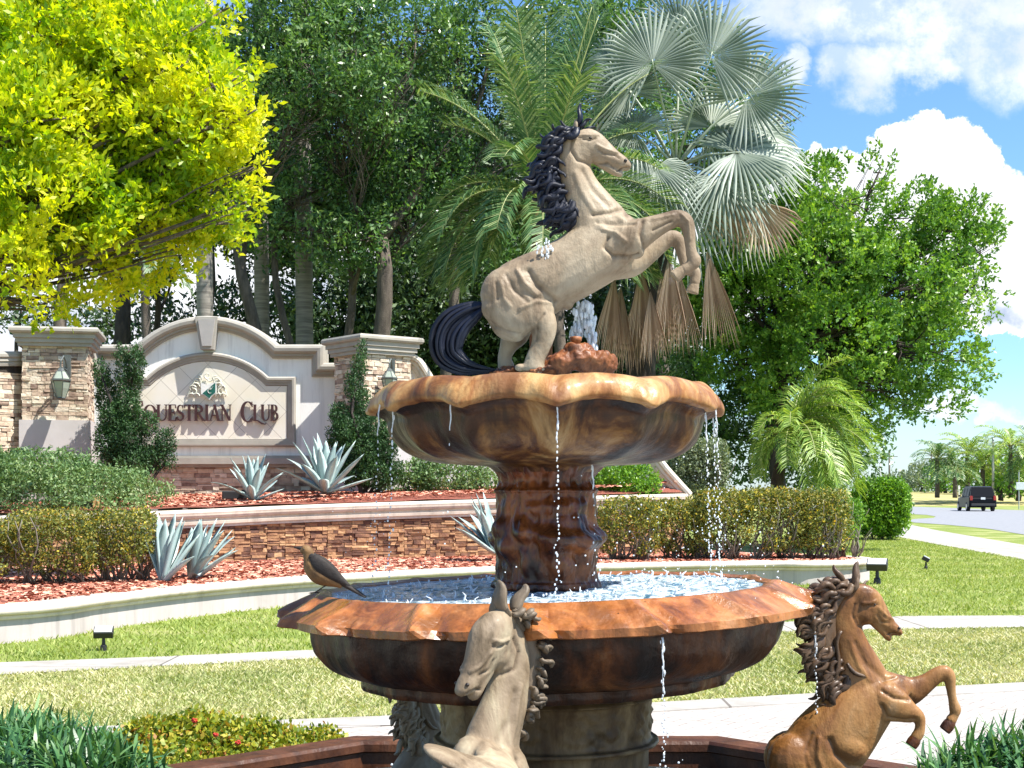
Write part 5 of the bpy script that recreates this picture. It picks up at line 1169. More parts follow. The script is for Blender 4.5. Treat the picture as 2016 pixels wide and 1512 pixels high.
tree('broadleaf_tree', 'bright yellow-green tree hanging over the left pillar from outside the picture', 'tree', Vector((-9.4, YT+.2, .45)), W(-240, 560, YT), yl, M_leafy, M_bark, 360, .108, 21, .22, 10, .41, 1.7, aspect=2.1, twigs=18, shoot=2.6, br_k=.45)

# dark wood behind the sign: each tree with its own trunk
def wt(px, pyb, Yb, pxf, pyf, lst, seed, label, r0=.17, mat=None, dens=60, size=.15, gap=.40, bark=None, per=6):
    b = W(px, pyb, Yb); b.z = max(b.z, .9); return tree('ficus_tree', label, 'tree', b, W(pxf, pyf, Yb+.3), lst, mat or M_leafd, bark or M_bark, dens*1.25, size, seed, r0, per, gap, .9, 'dark trees behind the sign wall')
Yw = 37.0
wt(500, 960, Yw, 470, 400, [L(440,140,Yw,120,120), L(560,60,Yw,130,110), L(560,250,Yw-1,110,70), L(480,340,Yw+1,80,90), L(620,160,Yw-1,110,90)], 31, 'dark leafy tree whose pale leaning trunk rises right of the keystone', .20)
wt(575, 960, Yw+1, 545, 420, [L(600,400,Yw,95,80), L(560,470,Yw+1,80,60), L(650,470,Yw,90,60), L(700,330,Yw+1,80,90)], 32, 'dark tree on a thin bent trunk between two ringed palm trunks', .12, bark=M_bark)
wt(690, 960, Yw+1, 690, 500, [L(700,100,Yw-1,130,110), L(760,190,Yw-1.2,100,80), L(690,240,Yw,110,80), L(820,60,Yw,120,90), L(640,20,Yw,150,80)], 33, 'dark green tree on a straight brown trunk left of the right pillar', .15)
wt(785, 960, Yw, 750, 470, [L(800,330,Yw+1,110,90), L(720,470,Yw+.5,90,70), L(800,440,Yw+1,90,70), L(870,260,Yw+1,80,80)], 34, 'thick trunked tree with a curved bole behind the right pillar', .27)
wt(905, 960, Yw+1, 890, 480, [L(900,120,Yw+1,110,100), L(960,60,Yw+1,110,90), L(1010,180,Yw+2,110,110), L(900,350,Yw+2,90,80), L(990,330,Yw+2,100,90), L(940,480,Yw+2,90,70)], 35, 'dark tree behind the feathery palm left of the top horse', .18)
wt(1130, 960, Yw+2, 1120, 420, [L(1130,60,Yw+2,120,100), L(1240,40,Yw+3,110,90), L(1120,200,Yw+3,120,110), L(1230,250,Yw+4,110,120), L(1180,420,Yw+3,120,100), L(1060,450,Yw+3,100,90)], 36, 'dark tree directly behind the head of the top horse', .2)
wt(400, 960, Yw+2, 400, 420, [L(330,180,Yw+3,160,140), L(420,330,Yw+3,110,110), L(300,400,Yw+4,140,90)], 37, 'dark tree on a straight trunk left of the keystone, mostly behind the bright tree', .26, bark=M_barkd)
wt(225, 960, Yw+1, 240, 560, [L(220,470,Yw+2,120,80), L(100,420,Yw+3,140,100), L(120,240,Yw+4,200,150)], 38, 'leaning dark trunked tree between the left pillar and the sign arch', .28, bark=M_barkd)
wt(145, 960, Yw, 130, 520, [L(60,480,Yw+1,120,70), L(-60,400,Yw+2,150,120), L(30,200,Yw+3,200,160)], 39, 'dark tree whose grey trunk stands behind the left pillar', .22)
wt(318, 960, Yw+3, 310, 560, [L(300,520,Yw+4,90,45), L(340,480,Yw+4,90,50)], 40, 'slim dark tree just left of the sign arch', .12, bark=M_barkd)
wt(1320, 960, Yw+7, 1330, 300, [L(1330,120,Yw+7,130,100), L(1480,250,Yw+6,80,60), L(1540,230,Yw+6,38,52), L(1430,180,Yw+7,110,90), L(1400,330,Yw+7,130,110)], 41, 'dark crown showing behind the silver fan palm', .2, dens=30)
# far understorey that closes the view between the trunks
g_ = np.random.default_rng(5)
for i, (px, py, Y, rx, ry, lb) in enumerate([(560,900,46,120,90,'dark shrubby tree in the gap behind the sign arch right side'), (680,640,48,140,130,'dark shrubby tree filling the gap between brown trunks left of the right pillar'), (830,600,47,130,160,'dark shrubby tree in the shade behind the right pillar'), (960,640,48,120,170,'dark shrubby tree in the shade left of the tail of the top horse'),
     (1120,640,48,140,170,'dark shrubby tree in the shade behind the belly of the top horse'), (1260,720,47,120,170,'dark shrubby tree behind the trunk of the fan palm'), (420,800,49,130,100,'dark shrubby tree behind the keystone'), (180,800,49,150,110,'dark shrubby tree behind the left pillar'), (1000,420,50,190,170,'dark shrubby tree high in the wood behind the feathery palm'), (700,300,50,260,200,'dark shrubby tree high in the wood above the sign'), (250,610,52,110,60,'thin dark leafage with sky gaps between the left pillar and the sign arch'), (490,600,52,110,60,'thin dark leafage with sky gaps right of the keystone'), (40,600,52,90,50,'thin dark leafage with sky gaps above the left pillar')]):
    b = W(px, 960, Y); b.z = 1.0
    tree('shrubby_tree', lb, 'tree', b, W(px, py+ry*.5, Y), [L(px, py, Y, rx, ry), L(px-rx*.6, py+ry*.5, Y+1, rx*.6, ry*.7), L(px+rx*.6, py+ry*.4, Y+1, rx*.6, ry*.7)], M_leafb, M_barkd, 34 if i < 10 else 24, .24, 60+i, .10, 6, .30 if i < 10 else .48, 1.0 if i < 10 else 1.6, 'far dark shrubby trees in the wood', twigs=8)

# ringed palm trunks with crowns above the frame
def frond(mb_r, V, Fc, base, az, el, Lg, droop, seed, leaf=.38, nl=46, w=.028, twist=0, plume=.0, vee=.35):
    g = random.Random(seed); pts = []; d = Vector((math.cos(az)*math.cos(el), math.sin(az)*math.cos(el), math.sin(el))); p = Vector(base); n = 16
    for i in range(n+1):
        pts.append(p.copy()); p = p+d*(Lg/n); d = (d+Vector((0, 0, -droop/n*(1+i/n)))).normalized()
    mb_r.tube(pts, [.022*Lg/2.2*(1-.85*i/n)+.003 for i in range(n+1)], 5)
    side0 = Vector((-math.sin(az), math.cos(az), 0))
    for k in range(nl):
        s = .14+.86*k/(nl-1); x = s*n; i = min(int(x), n-1); q = pts[i].lerp(pts[i+1], x-i); t = (pts[i+1]-pts[i]).normalized(); up = side0.cross(t).normalized()
        if up.z < 0: up = -up
        ll = leaf*Lg/2.2*(math.sin(math.pi*min(1, .22+.78*(1-s)*1.0+.0))**.7*.8+.25)*g.uniform(.85, 1.1)
        for sg_ in (-1, 1):
            dd = (side0*sg_*g.uniform(.7, .95)+t*g.uniform(.55, .85)+up*(vee+plume*g.uniform(-1, 1))).normalized(); e1 = q+dd*ll*.55; dd2 = (dd+Vector((0, 0, -.55-.3*g.random()))).normalized(); e2 = e1+dd2*ll*.45
            wv = dd.cross(up).normalized()*w*.5; b = len(V)
            V.extend([tuple(q-wv*.5), tuple(q+wv*.5), tuple(e1+wv), tuple(e1-wv)]); Fc.append((b, b+1, b+2, b+3)); V.extend([tuple(e1-wv), tuple(e1+wv), tuple(e2+wv*.1), tuple(e2-wv*.1)]); Fc.append((b+4, b+5, b+6, b+7))
def feather_palm(name, label, base, top, r0, specs, seed, mat=M_palm, leaf=.38, bark=M_bark, group=None, nl=46, w=.03, plume=0, trunkpts=None, cat='palm tree', vee=.35):
    t = thing(name, tuple(base), label, cat, group); tr = MB(); pts = trunkpts or [base.lerp(top, i/12)+Vector((math.sin(i*.5)*.02, 0, 0)) for i in range(13)]; m = len(pts)
    tr.tube(pts, [r0*(1.12-.18*i/(m-1))+(.012 if i % 2 else 0) for i in range(m)], 14); tr.build('trunk', bark, t, True)
    for i, (az, el, Lg, dr) in enumerate(specs):
        rb_ = MB(); V, Fc = [], []; frond(rb_, V, Fc, top, az, el, Lg, dr, seed+i, leaf, nl, w, 0, plume, vee)
        o = npobj('frond', V, Fc, mat, t); rb_.build('stalk', M_rachis, o, True)
    return t
for i, (px, lean, Y, r, lb) in enumerate([(516, -4, 39.2, .19, 'ringed grey palm trunk rising beside the pale leaning trunk right of the keystone'), (600, -6, 39.0, .22, 'thick ringed pale grey palm trunk left of the thin brown trunk'), (402, 0, 36, .19, 'dark ringed palm trunk just above the keystone')]):
    b = W(px, 960, Y); b.z = 1.0; tp = W(px+lean, -150, Y); rnd = random.Random(i)
    feather_palm('royal_palm', lb, b, tp, r, [(rnd.uniform(0, 6.3), rnd.uniform(-.1, 1.2), 3.2, 1.0) for _ in range(10)], 300+i*20, M_palm, .5, M_barkl, 'ringed palm trunks in the wood', 26, .05)
# the date palm behind the top horse
YP = 30.2; top = W(1070, 415, YP)
sp_ = [(-2.6,.55,3.1,1.5),(3.0,.35,3.3,1.6),(2.6,.05,2.9,1.3),(-2.9,.0,3.0,1.4),(3.3,.75,3.0,1.5),(-2.4,.2,2.9,1.6),(-1.9,.9,3.1,1.3),(-1.2,1.15,3.3,.8),(1.4,1.2,3.4,.6),(.4,1.05,3.4,.9),(.2,.75,3.3,1.2),(-.2,.5,3.3,1.4),(0,.2,3.1,1.4),(.5,.35,3.2,1.5),
       (-.6,.1,2.9,1.5),(-.9,.6,3.1,1.5),(2.2,1.25,3.3,.6),(2.9,1.1,3.2,.9),(-2.2,1.25,3.3,.6),(-1.6,.3,2.8,1.5),(-1.3,-.1,2.6,1.2),(-2.6,-.2,2.6,1.2),(-.3,-.1,2.8,1.2),(1.6,.3,2.8,1.4),(2.1,.5,2.9,1.4),(3.1,-.15,2.7,1.2),(-2.0,.55,3.0,1.6),(-.5,.85,3.2,1.2),(.1,.02,3.0,1.0),(2.7,.7,3.2,1.5)]
b = W(1060, 960, YP); b.z = 1.4
sp_ = [(a, e, l*.95, d) for a, e, l, d in sp_]+[(.15,.45,3.3,1.1),(-.1,.3,3.2,1.3),(.3,.6,3.3,1.2),(-.3,.15,2.9,1.5),(1.5,1.38,4.4,.25),(2.4,1.3,4.3,.35),(.7,1.3,4.4,.35),(-.5,1.35,4.3,.3),(-2,1.3,4.1,.4),(.3,1.15,4.0,.7),(2.9,1.1,3.9,.8),(0,1.35,4.3,.35),(3.05,.5,3.2,1.7),(-2.75,.35,3.0,1.8),(2.85,.2,3.0,1.6)]
feather_palm('date_palm', 'feathery green palm whose arching fronds spread behind the mane of the top horse', b, top, .24, sp_, 500, M_palm, .52, stone_mat('palm_boot', (.10, .03, .018), (.26, .10, .05), 8, .9, 20, 1, .05), None, 80, .034)
# small palm frond hanging under the bright tree
b = W(300, 960, 33); b.z = 1.2
feather_palm('young_palm', 'small dark palm with one broad frond hanging beneath the bright tree', b, W(285, 500, 33), .10, [(-.3, .1, 1.4, 1.5), (.1, -.1, 1.5, 1.3), (2.6, .6, 1.3, 1.5), (1.5, .9, 1.4, 1.2), (-1.2, .3, 1.3, 1.6)], 560, M_palm, .46, M_bark, None, 40, .03)

# silver fan palm
def fan(V, Fc, hub, ax, bx, Rr, seed, nseg=44, span=300, droop=.25, fold_=.02, split=.5, tipw=.35):
    g = random.Random(seed); nrm = ax.cross(bx).normalized(); st = R(span)/nseg
    for i in range(nseg):
        t = -R(span)/2+st*(i+.5); ll = Rr*(1-.22*abs(t)/math.pi)*g.uniform(.92, 1.04)
        def dr(tt, r, z=0): return hub+(ax*math.cos(tt)+bx*math.sin(tt))*r+nrm*z+Vector((0, 0, -droop*(r/Rr)**2.2*Rr))+nrm*(.10*Rr*(r/Rr)*abs(math.sin(tt)))
        r1 = ll*split; h = st*.5; fo = fold_*Rr; b = len(V); e = dr(t+g.uniform(-.02, .02), ll, g.uniform(-.03, .03)*Rr)+Vector((0, 0, -g.random()*.10*Rr)); mid = dr(t, (r1+ll)/2, 0)
        c0 = dr(t, .03*Rr, 0); cl, cm, cr_ = dr(t-h, r1, -fo), dr(t, r1, fo), dr(t+h, r1, -fo); ml = dr(t-h*.55, (r1+ll)/2, -fo*.6); mr_ = dr(t+h*.55, (r1+ll)/2, -fo*.6); mm = dr(t, (r1+ll)/2, fo*.6)
        V.extend([tuple(q) for q in (c0, cl, cm, cr_, ml, mm, mr_, e)])
        Fc += [(b, b+1, b+2), (b, b+2, b+3), (b+1, b+4, b+5), (b+1, b+5, b+2), (b+2, b+5, b+6), (b+2, b+6, b+3), (b+4, b+7, b+5), (b+5, b+7, b+6)]
YB = 32.0; bt = thing('fan_palm', tuple(Vector((W(1262, 960, YB).x, YB, 1.4))), 'big silver-grey fan palm with dead brown fans hanging right of the top horse', 'palm tree')
heart = W(1330, 330, YB)
mb = MB(); mb.tube([Vector((W(1258, 960, YB).x, YB, 1.3)), W(1262, 720, YB), W(1270, 620, YB), W(1295, 500, YB), W(1320, 400, YB), heart], [.34, .33, .36, .34, .28, .16], 16); mb.build('trunk', M_barkd, bt, True)
def addfan(hx, hy, dY, axp, Rp, droop, seed, face=(0, -1, 0), span=300, mat=None, nseg=44, split=.5, pet=True):
    hub = W(hx, hy, YB+dY); ax = Vector((math.cos(R(axp)), 0, math.sin(R(axp)))); n = Vector(face).normalized(); bx = n.cross(ax).normalized(); ax = bx.cross(n).normalized()
    V, Fc = [], []; fan(V, Fc, hub, ax, bx, Rp*YB/F, seed, nseg, span, droop, split=split); o = npobj('fan_leaf', V, Fc, mat or M_fan, bt)
    if pet: pb_ = MB(); m_ = heart.lerp(hub, .5)+Vector((0, 0, .12)); pb_.tube([heart, m_, hub, hub+ax*.1], [.035, .028, .018, .01], 6); pb_.build('petiole', M_petiole, o, True)
for i, a in enumerate([(1285,125,-1.0,95,135,.06,(.1,-1,.15)),(1400,110,-.8,75,140,.06,(.0,-1,.1)),(1470,190,-.3,35,130,.10,(-.3,-1,.25)),(1450,300,-.6,-5,150,.30,(-.1,-.8,.7)),(1400,250,.2,40,140,.2,(0,-1,.5)),(1475,300,-.2,-25,115,.4,(.2,-1,.6)),(1420,350,-.9,-45,115,.4,(.1,-1,.5)),
      (1250,260,-.6,150,115,.35,(-.3,-1,.6)),(1240,180,.4,125,130,.15,(-.4,-1,.2)),(1290,330,-1.0,-100,110,.6,(0,-1,.5)),(1340,60,1,88,120,.05,(.1,-1,-.1)),(1500,260,.6,10,120,.35,(.5,-1,.5)),(1450,400,.1,-60,110,.45,(.2,-1,.3)),(1350,390,-.7,-80,120,.7,(0,-1,.4)),(1200,120,1.0,140,110,.3,(-.6,-1,.3))]):
    addfan(*a[:6], 700+i, a[6], nseg=46 if i not in (3, 5, 6, 9, 13, 14) else 40, split=.5 if i < 3 else .38)
for i, (hx, hy, dY, Rp, an) in enumerate([(1222, 560, -.7, 135, -92), (1262, 520, -.9, 120, -88), (1300, 540, -.8, 115, -85), (1335, 530, -.6, 125, -84), (1392, 490, -.3, 150, -80), (1210, 540, -1.0, 120, -96), (1318, 500, -1.1, 130, -90), (1280, 570, -1.2, 105, -86), (1250, 590, .5, 110, -95), (1490, 395, .3, 95, -62), (1440, 380, .4, 95, -85)]):
    addfan(hx, hy, dY-.9, an, Rp*1.1, .15, 760+i, (.1*(i % 3-1), -1, .05), 30 if i < 8 else (40 if i == 8 else 100), M_dead, 18, .6, False)

# the big green tree at right
YR = 37.0
rl = [L(1560,380,YR,120,70), L(1650,400,YR-1,120,80), L(1500,470,YR,100,90), L(1760,430,YR,110,75), L(1730,340,YR,30,48), L(1860,470,YR+.5,90,70), L(1910,430,YR+.5,55,45), L(1620,520,YR-1.5,140,95), L(1780,560,YR-1,130,90), L(1900,580,YR,80,80), L(1930,500,YR,45,60),
      L(1480,600,YR-.5,100,90), L(1640,660,YR-1.5,140,90), L(1800,680,YR-1,120,85), L(1890,710,YR,60,60), L(1470,720,YR,90,90), L(1560,760,YR-.5,110,70), L(1720,770,YR-.5,110,70), L(1830,780,YR,70,50), L(1440,520,YR+1,60,70), L(1540,560,YR+1.5,200,150), L(1720,600,YR+1.5,180,140), L(1600,740,YR+2,160,100)]
tree('oak_tree', 'large rounded green tree at right standing clear against the sky', 'tree', W(1535, 985, YR), W(1545, 690, YR), rl, M_leafg, M_barkd, 100, .12, 81, .20, 10, .42, 1.1, aspect=1.9, twigs=70, shoot=2.2)
b = W(1420, 970, YR+3)
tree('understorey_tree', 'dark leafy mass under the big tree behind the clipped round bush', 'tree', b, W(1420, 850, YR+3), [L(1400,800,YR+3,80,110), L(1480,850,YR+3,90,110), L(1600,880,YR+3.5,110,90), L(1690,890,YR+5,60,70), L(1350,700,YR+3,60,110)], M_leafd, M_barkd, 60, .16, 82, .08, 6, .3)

# pygmy palm at right
Yp = 28.5; tp = W(1558, 862, Yp); b = W(1528, 990, Yp)
rnd = random.Random(9); sp2 = []
for i in range(60):
    az = rnd.uniform(0, 2*math.pi) if i % 5 < 2 else rnd.uniform(-1.2, 1.0); sp2.append((az, rnd.uniform(.1, 1.35), rnd.uniform(1.4, 2.0) if math.cos(az) > 0 else rnd.uniform(1.05, 1.45), rnd.uniform(1.3, 2.4)))
feather_palm('pygmy_palm', 'windblown soft green palm leaning above the right end of the hedge', b, tp, .11, sp2, 900, M_palm2, .55, M_barkd, None, 44, .022, .15, [b, W(1530, 950, Yp), W(1536, 915, Yp), W(1552, 885, Yp), tp])

# shrubs and hedges
def shrub(name, label, cat, lst, mat, dens, size, seed, per=5, gap=.3, group=None, stems=None, aspect=2.0, nsc=3.0, bark=M_twig, up=.35):
    c = lst[0][0]; zb = min(q[0][2]-q[1][2] for q in lst); t = thing(name, (c[0], c[1], zb), label, cat, group)
    C = lobes(lst, dens, seed, gap, nsc, .5); V, Fc = leafcloud(C, size, seed, aspect, per, up=up); npobj('foliage', V, Fc, mat, t)
    if stems:
        mb = MB(); rnd = random.Random(seed)
        for (p, q, r) in stems: branchy(mb, Vector(p), Vector(q), r, r*.4, rnd.randint(0, 999), .1, 5, 6)
        mb.build('stems', bark, t, True)
    return t
def boxshrub(label, px0, px1, pt, pb, Y, depth, seed, group, mat=M_hedge, zb=None, legs=4, dens=900, size=.05, ybase=None, name='hedge_shrub', cat='hedge', gap=.34, top_bias=True):
    a, b = W(px0, pt, Y), W(px1, pb, Y); w = b.x-a.x; h = a.z-b.z; cx, cz = (a.x+b.x)/2, (a.z+b.z)/2; t = thing(name, (cx, Y, b.z), label, cat, group); g = np.random.default_rng(seed)
    n = int(w*h*depth*dens*8); P = g.uniform(-1, 1, (n, 3)); q = (np.abs(P)**4).sum(1); P = P[q < 1.25]; s = np.max(np.abs(P), 1); keep = g.random(len(P)) < .35+.65*s**3; P = P[keep]
    P = P*np.array([w/2, depth/2, h/2])+np.array([cx, Y, cz]); k = vnoise(P, 5, seed) > gap-.16*np.clip((P[:, 2]-cz)/h*2, -1, 1)+.10*(P[:, 2] < cz); P = P[k]; P += g.normal(0, .02, P.shape)
    V, Fc = leafcloud(P, size, seed, 1.9, 5); npobj('foliage', V, Fc, mat, t)
    mb = MB(); rnd = random.Random(seed); zg = zb if zb is not None else b.z-.1
    for i in range(legs):
        x = cx+w*(-.35+.7*(i+.5)/legs)+rnd.uniform(-.05, .05); y = Y+rnd.uniform(-.2, .2)*depth; p0 = Vector((x, y, zg))
        for j in range(9):
            e = Vector((x+rnd.gauss(0, w*.20), y+rnd.uniform(-.45, .45)*depth, cz+h*rnd.uniform(-.3, .45))); branchy(mb, p0+Vector((rnd.gauss(0, .04), 0, 0)), e, .018, .005, rnd.randint(0, 9999), .12, 5, 5)
    mb.build('stems', M_twig, t, True); return t
GH = 'clipped brown-green hedge shrubs of the lower planter'
for i, (a, b_, pt, pb, Y, lb) in enumerate([(-120, 28, 1022, 1135, 18.2, 'leggy mixed green hedge shrub cut by the left picture edge'), (20, 190, 1006, 1128, 18.4, 'leggy clipped hedge shrub with yellow leaves, second from the left edge'), (180, 306, 1006, 1122, 18.8, 'clipped yellow-tinged hedge shrub touching the lower agaves'),
      (1180, 1300, 982, 1090, 24.6, 'clipped hedge shrub right beside the fountain column'), (1290, 1400, 985, 1086, 25.0, 'clipped hedge shrub with open legs second right of the column'), (1370, 1480, 966, 1080, 24.8, 'brown-green clipped hedge shrub below the round grey bush'),
      (1460, 1590, 964, 1080, 24.9, 'brownish clipped hedge shrub below the pygmy palm trunk'), (1570, 1668, 966, 1078, 24.9, 'bare-legged brown clipped hedge shrub at the right end of the planter')]):
    boxshrub(lb, a, b_, pt, pb, Y, .9, 1000+i, GH, zb=.38, size=.055 if Y > 20 else .042, dens=520 if Y > 20 else 900)
boxshrub('soft light green shrub spilling over the right end of the brown hedge', 1625, 1695, 985, 1075, 25.6, .8, 1020, None, M_leafg, .4, 3, 420, .07, name='shrub', cat='shrub')
boxshrub('bright green clipped box hedge beside the far footpath', 1690, 1778, 946, 1052, 46, 2.2, 1021, None, M_lime, .02, 3, 330, .10, name='box_hedge', cat='hedge', gap=.2)
boxshrub('clipped grey-green rounded bush beneath the right side of the upper basin', 1318, 1428, 868, 968, 30.0, 1.1, 1022, None, M_greyleaf, 1.4, 3, 800, .06, name='round_bush', cat='bush', gap=.2)
shrub('bush', 'bright green bush between the column and the cream scroll wall', 'bush', [L(1230,945,28,66,40), L(1185,955,28,40,28), L(1275,955,27.6,28,24)], M_lime, 2200, .06, 1030, gap=.3, aspect=1.8)
shrub('bush', 'dark green loose bush left of the column in the raised bed', 'bush', [L(880,935,27.6,80,45), L(940,950,27.4,50,32), L(815,945,27.4,40,36), L(770,950,28,30,30)], M_cover, 1700, .065, 1031, gap=.34)
# tall twisted junipers
def juniper(label, lst, seed, Y):
    lo = []
    for (px, py, rx, ry) in lst: lo.append(L(px, py, Y+((px*7) % 5)*.08, rx, ry))
    zb = W(0, 960, Y).z-.4; x = sum(q[0][0] for q in lo)/len(lo); stems = [((x, Y, zb), q[0], .05) for q in lo[::2]]
    return shrub('juniper', label, 'shrub', lo, M_juniper, 5200, .05, seed, 6, .24, 'twisted dark junipers before the sign wall', stems, 2.4, 3.4, M_barkd, .9)
juniper('tall dark green twisted juniper hiding the first letter of the sign', [(200,740,16,30),(212,780,24,36),(225,825,30,40),(240,720,14,44),(268,715,16,40),(262,760,16,34),(250,800,26,34),(215,870,26,40),(250,860,36,40),(290,835,22,24),(325,870,22,26),(300,900,30,28),(260,910,46,30),(222,905,24,22),(335,905,12,20)], 1040, 26.8)
juniper('narrow pointed juniper in front of the right pillar', [(712,690,9,24),(708,720,15,28),(700,760,20,30),(712,800,24,32),(670,820,22,30),(690,850,36,36),(735,850,30,36),(715,890,44,40),(760,880,26,36),(660,865,20,26),(740,930,44,34),(690,930,36,30),(775,930,20,26)], 1041, 27.0)
# sprawling groundcover on the left of the raised bed
shrub('ground_juniper', 'pale sprawling ground juniper before the left pillar on the raised bed', 'shrub', [L(60,925,24.6,150,40,150), L(180,950,24.3,130,36,120), L(280,970,24.2,70,30,60), L(-60,940,24,140,55,150), L(60,980,23.4,130,30,70), L(200,990,23.5,110,20,60)], M_cover, 900, .07, 1050, 5, .30, None, None, 2.6, 1.8)

# agaves
def agave(px, py, Y, size, seed, label, n=24, eld=(.2, 1.45), azr=(0, 6.283), dead=0):
    c = W(px, py, Y); t = thing('agave', tuple(c), label, 'agave', 'blue-grey agaves in the mulch beds'); rnd = random.Random(seed)
    for i in range(n):
        s = (i+.5)/n; az = azr[0]+(i*2.39996) % (azr[1]-azr[0]); el = eld[0]+(eld[1]-eld[0])*s**.8; Lg = size*rnd.uniform(.85, 1.1)*(1 if s > .15 else .8); bend = rnd.uniform(-.5, .25)*(1-s)+rnd.uniform(-.1, .15)
        d = Vector((math.cos(az)*math.cos(el), math.sin(az)*math.cos(el), math.sin(el))); sd = Vector((-math.sin(az), math.cos(az), 0)); p = c+d*.03; mb = MB(); m = 9; vs_, fs = [], []
        for k in range(m+1):
            u = k/m; w = size*.085*(.75+1.1*u-1.0*u**2 if u < .6 else (.75+.66-.36)*(1-((u-.6)/.4)**1.6))+.002; nr = sd.cross(d).normalized(); 
            if nr.z < 0: nr = -nr
            th = .014*(1-u)+.002; vs_ += [p-sd*w+nr*w*.45, p+nr*0, p+sd*w+nr*w*.45, p-nr*th]
            p = p+d*(Lg/m); d = (d+Vector((0, 0, bend/m*(1+u)))).normalized()
        for k in range(m):
            for j in range(4): fs.append((k*4+j, k*4+(j+1) % 4, (k+1)*4+(j+1) % 4, (k+1)*4+j))
        fs += [(3, 2, 1, 0), (m*4, m*4+1, m*4+2, m*4+3)]; mb.add(vs_, fs).build('leaf', M_agave, t, True)
    return t
agave(498, 986, 25.2, .80, 1, 'smaller left agave of the upper pair under the sign', 20)
agave(640, 972, 25.8, 1.02, 2, 'largest agave, spreading under the right end of the sign', 24)
agave(322, 1150, 18.7, .88, 3, 'left and taller agave of the lower pair beside the hedge', 16, (.6, 1.5), (-.5, 2.9))
agave(378, 1146, 19.4, .86, 4, 'right agave of the lower pair, leaves fanned to the right', 18, (.35, 1.4), (-1.2, 1.9))
agave(972, 1090, 24.0, .95, 5, 'agave half hidden behind the left side of the fountain column', 12, (.25, 1.4), (1.4, 4.2))

# foreground plants round the pool
def strappy(label, lst, seed, n, Lg, w):
    zb = min(q[2] for q in lst); c = lst[0]; t = thing('strap_plant', (c[0], c[1], 0), label, 'plant', 'strap leaved plants round the pool'); g = random.Random(seed); V, Fc = [], []
    for i in range(n):
        cx, cy, cz, r = g.choice(lst); a = g.uniform(0, 6.28); q = r*math.sqrt(g.random()); p = Vector((cx+q*math.cos(a), cy+q*math.sin(a), cz-g.random()*.15)); az = g.uniform(0, 6.28); el = g.uniform(.15, 1.45); d = Vector((math.cos(az)*math.cos(el), math.sin(az)*math.cos(el), math.sin(el)))
        sd = Vector((-math.sin(az), math.cos(az), g.uniform(-.4, .4))).normalized(); L_ = Lg*g.uniform(.5, 1.2); m = 5; b = len(V); dr = g.uniform(.3, 1.3)
        for k in range(m+1):
            u = k/m; ww = w*math.sin(math.pi*(.12+.85*u))*.5+.0005; V += [tuple(p-sd*ww), tuple(p+sd*ww)]; p = p+d*(L_/m); d = (d+Vector((0, 0, -dr/m*(1+u)))).normalized()
        for k in range(m): Fc.append((b+2*k, b+2*k+1, b+2*k+3, b+2*k+2))
    npobj('foliage', V, Fc, M_blade, t); mb = MB()
    for (cx, cy, cz, r) in lst:
        for k in range(5): mb.tube([(cx+r*.5*math.cos(k*1.3), cy+r*.5*math.sin(k*1.3), 0), (cx+r*.6*math.cos(k*1.3), cy+r*.6*math.sin(k*1.3), cz)], [.012, .006], 5)
    mb.build('stems', M_twig, t, True)
def F3(px, py, Y, r): v = W(px, py, Y); return (v.x, v.y, v.z, r)
strappy('dense clump of dark strap leaves in the bottom left corner', [F3(30,1470,6.6,.25), F3(110,1485,6.4,.25), F3(180,1500,6.2,.2), F3(-60,1460,6.8,.3), F3(40,1440,7.0,.2), F3(150,1470,6.6,.2), F3(230,1530,6.2,.2)], 5, 3600, .18, .017)
strappy('clump of dark green strap leaves in the bottom right corner', [F3(1930,1500,5.9,.18), F3(1990,1480,5.9,.2), F3(2060,1470,6.0,.25), F3(1880,1530,5.8,.15)], 6, 1500, .17, .014)
shrub('golden_hedge', 'clipped golden-green hedge with a few red flowers before the pool rim', 'hedge', [L(300,1468,7.6,80,48), L(400,1462,7.6,90,52), L(490,1470,7.5,85,50), L(540,1495,7.4,60,36), L(360,1520,7.3,140,50), L(500,1525,7.3,110,45)], M_ixora, 60000, .034, 1060, 5, .26, None, [((W(x, 1500, 7.5).x, 7.5, 0), tuple(W(x+20, 1470, 7.5)), .012) for x in (300, 360, 420, 480, 530)], 1.8, 9)
shrub('golden_bush', 'small golden-green bush at the right end of the golden hedge', 'bush', [L(620,1470,7.8,60,34), L(640,1490,7.7,40,26), L(590,1490,7.7,50,30)], M_ixora, 60000, .032, 1061, 5, .26, None, [((W(620, 1500, 7.8).x, 7.8, 0), tuple(W(620, 1470, 7.8)), .012)], 1.8, 9)
M_red = plain('petal_red', (.55, .03, .02), .5)
for i, (px, py) in enumerate([(383, 1418), (468, 1462), (425, 1446)]):
    mb = MB(); c = W(px, py, 7.25); rnd = random.Random(i)
    for k in range(26):
        d = Vector((rnd.gauss(0, 1), rnd.gauss(0, 1)-.5, rnd.gauss(0, 1))).normalized(); mb.ell(c+d*.012, (.006, .006, .003), 6, 4)
    tag(mb.build('flower_cluster', M_red, None, True), ['red flower cluster on top of the golden hedge', 'red flower cluster low on the right face of the golden hedge', 'small red flower cluster in the middle of the golden hedge'][i], 'flower', 'red flowers of the golden hedge')

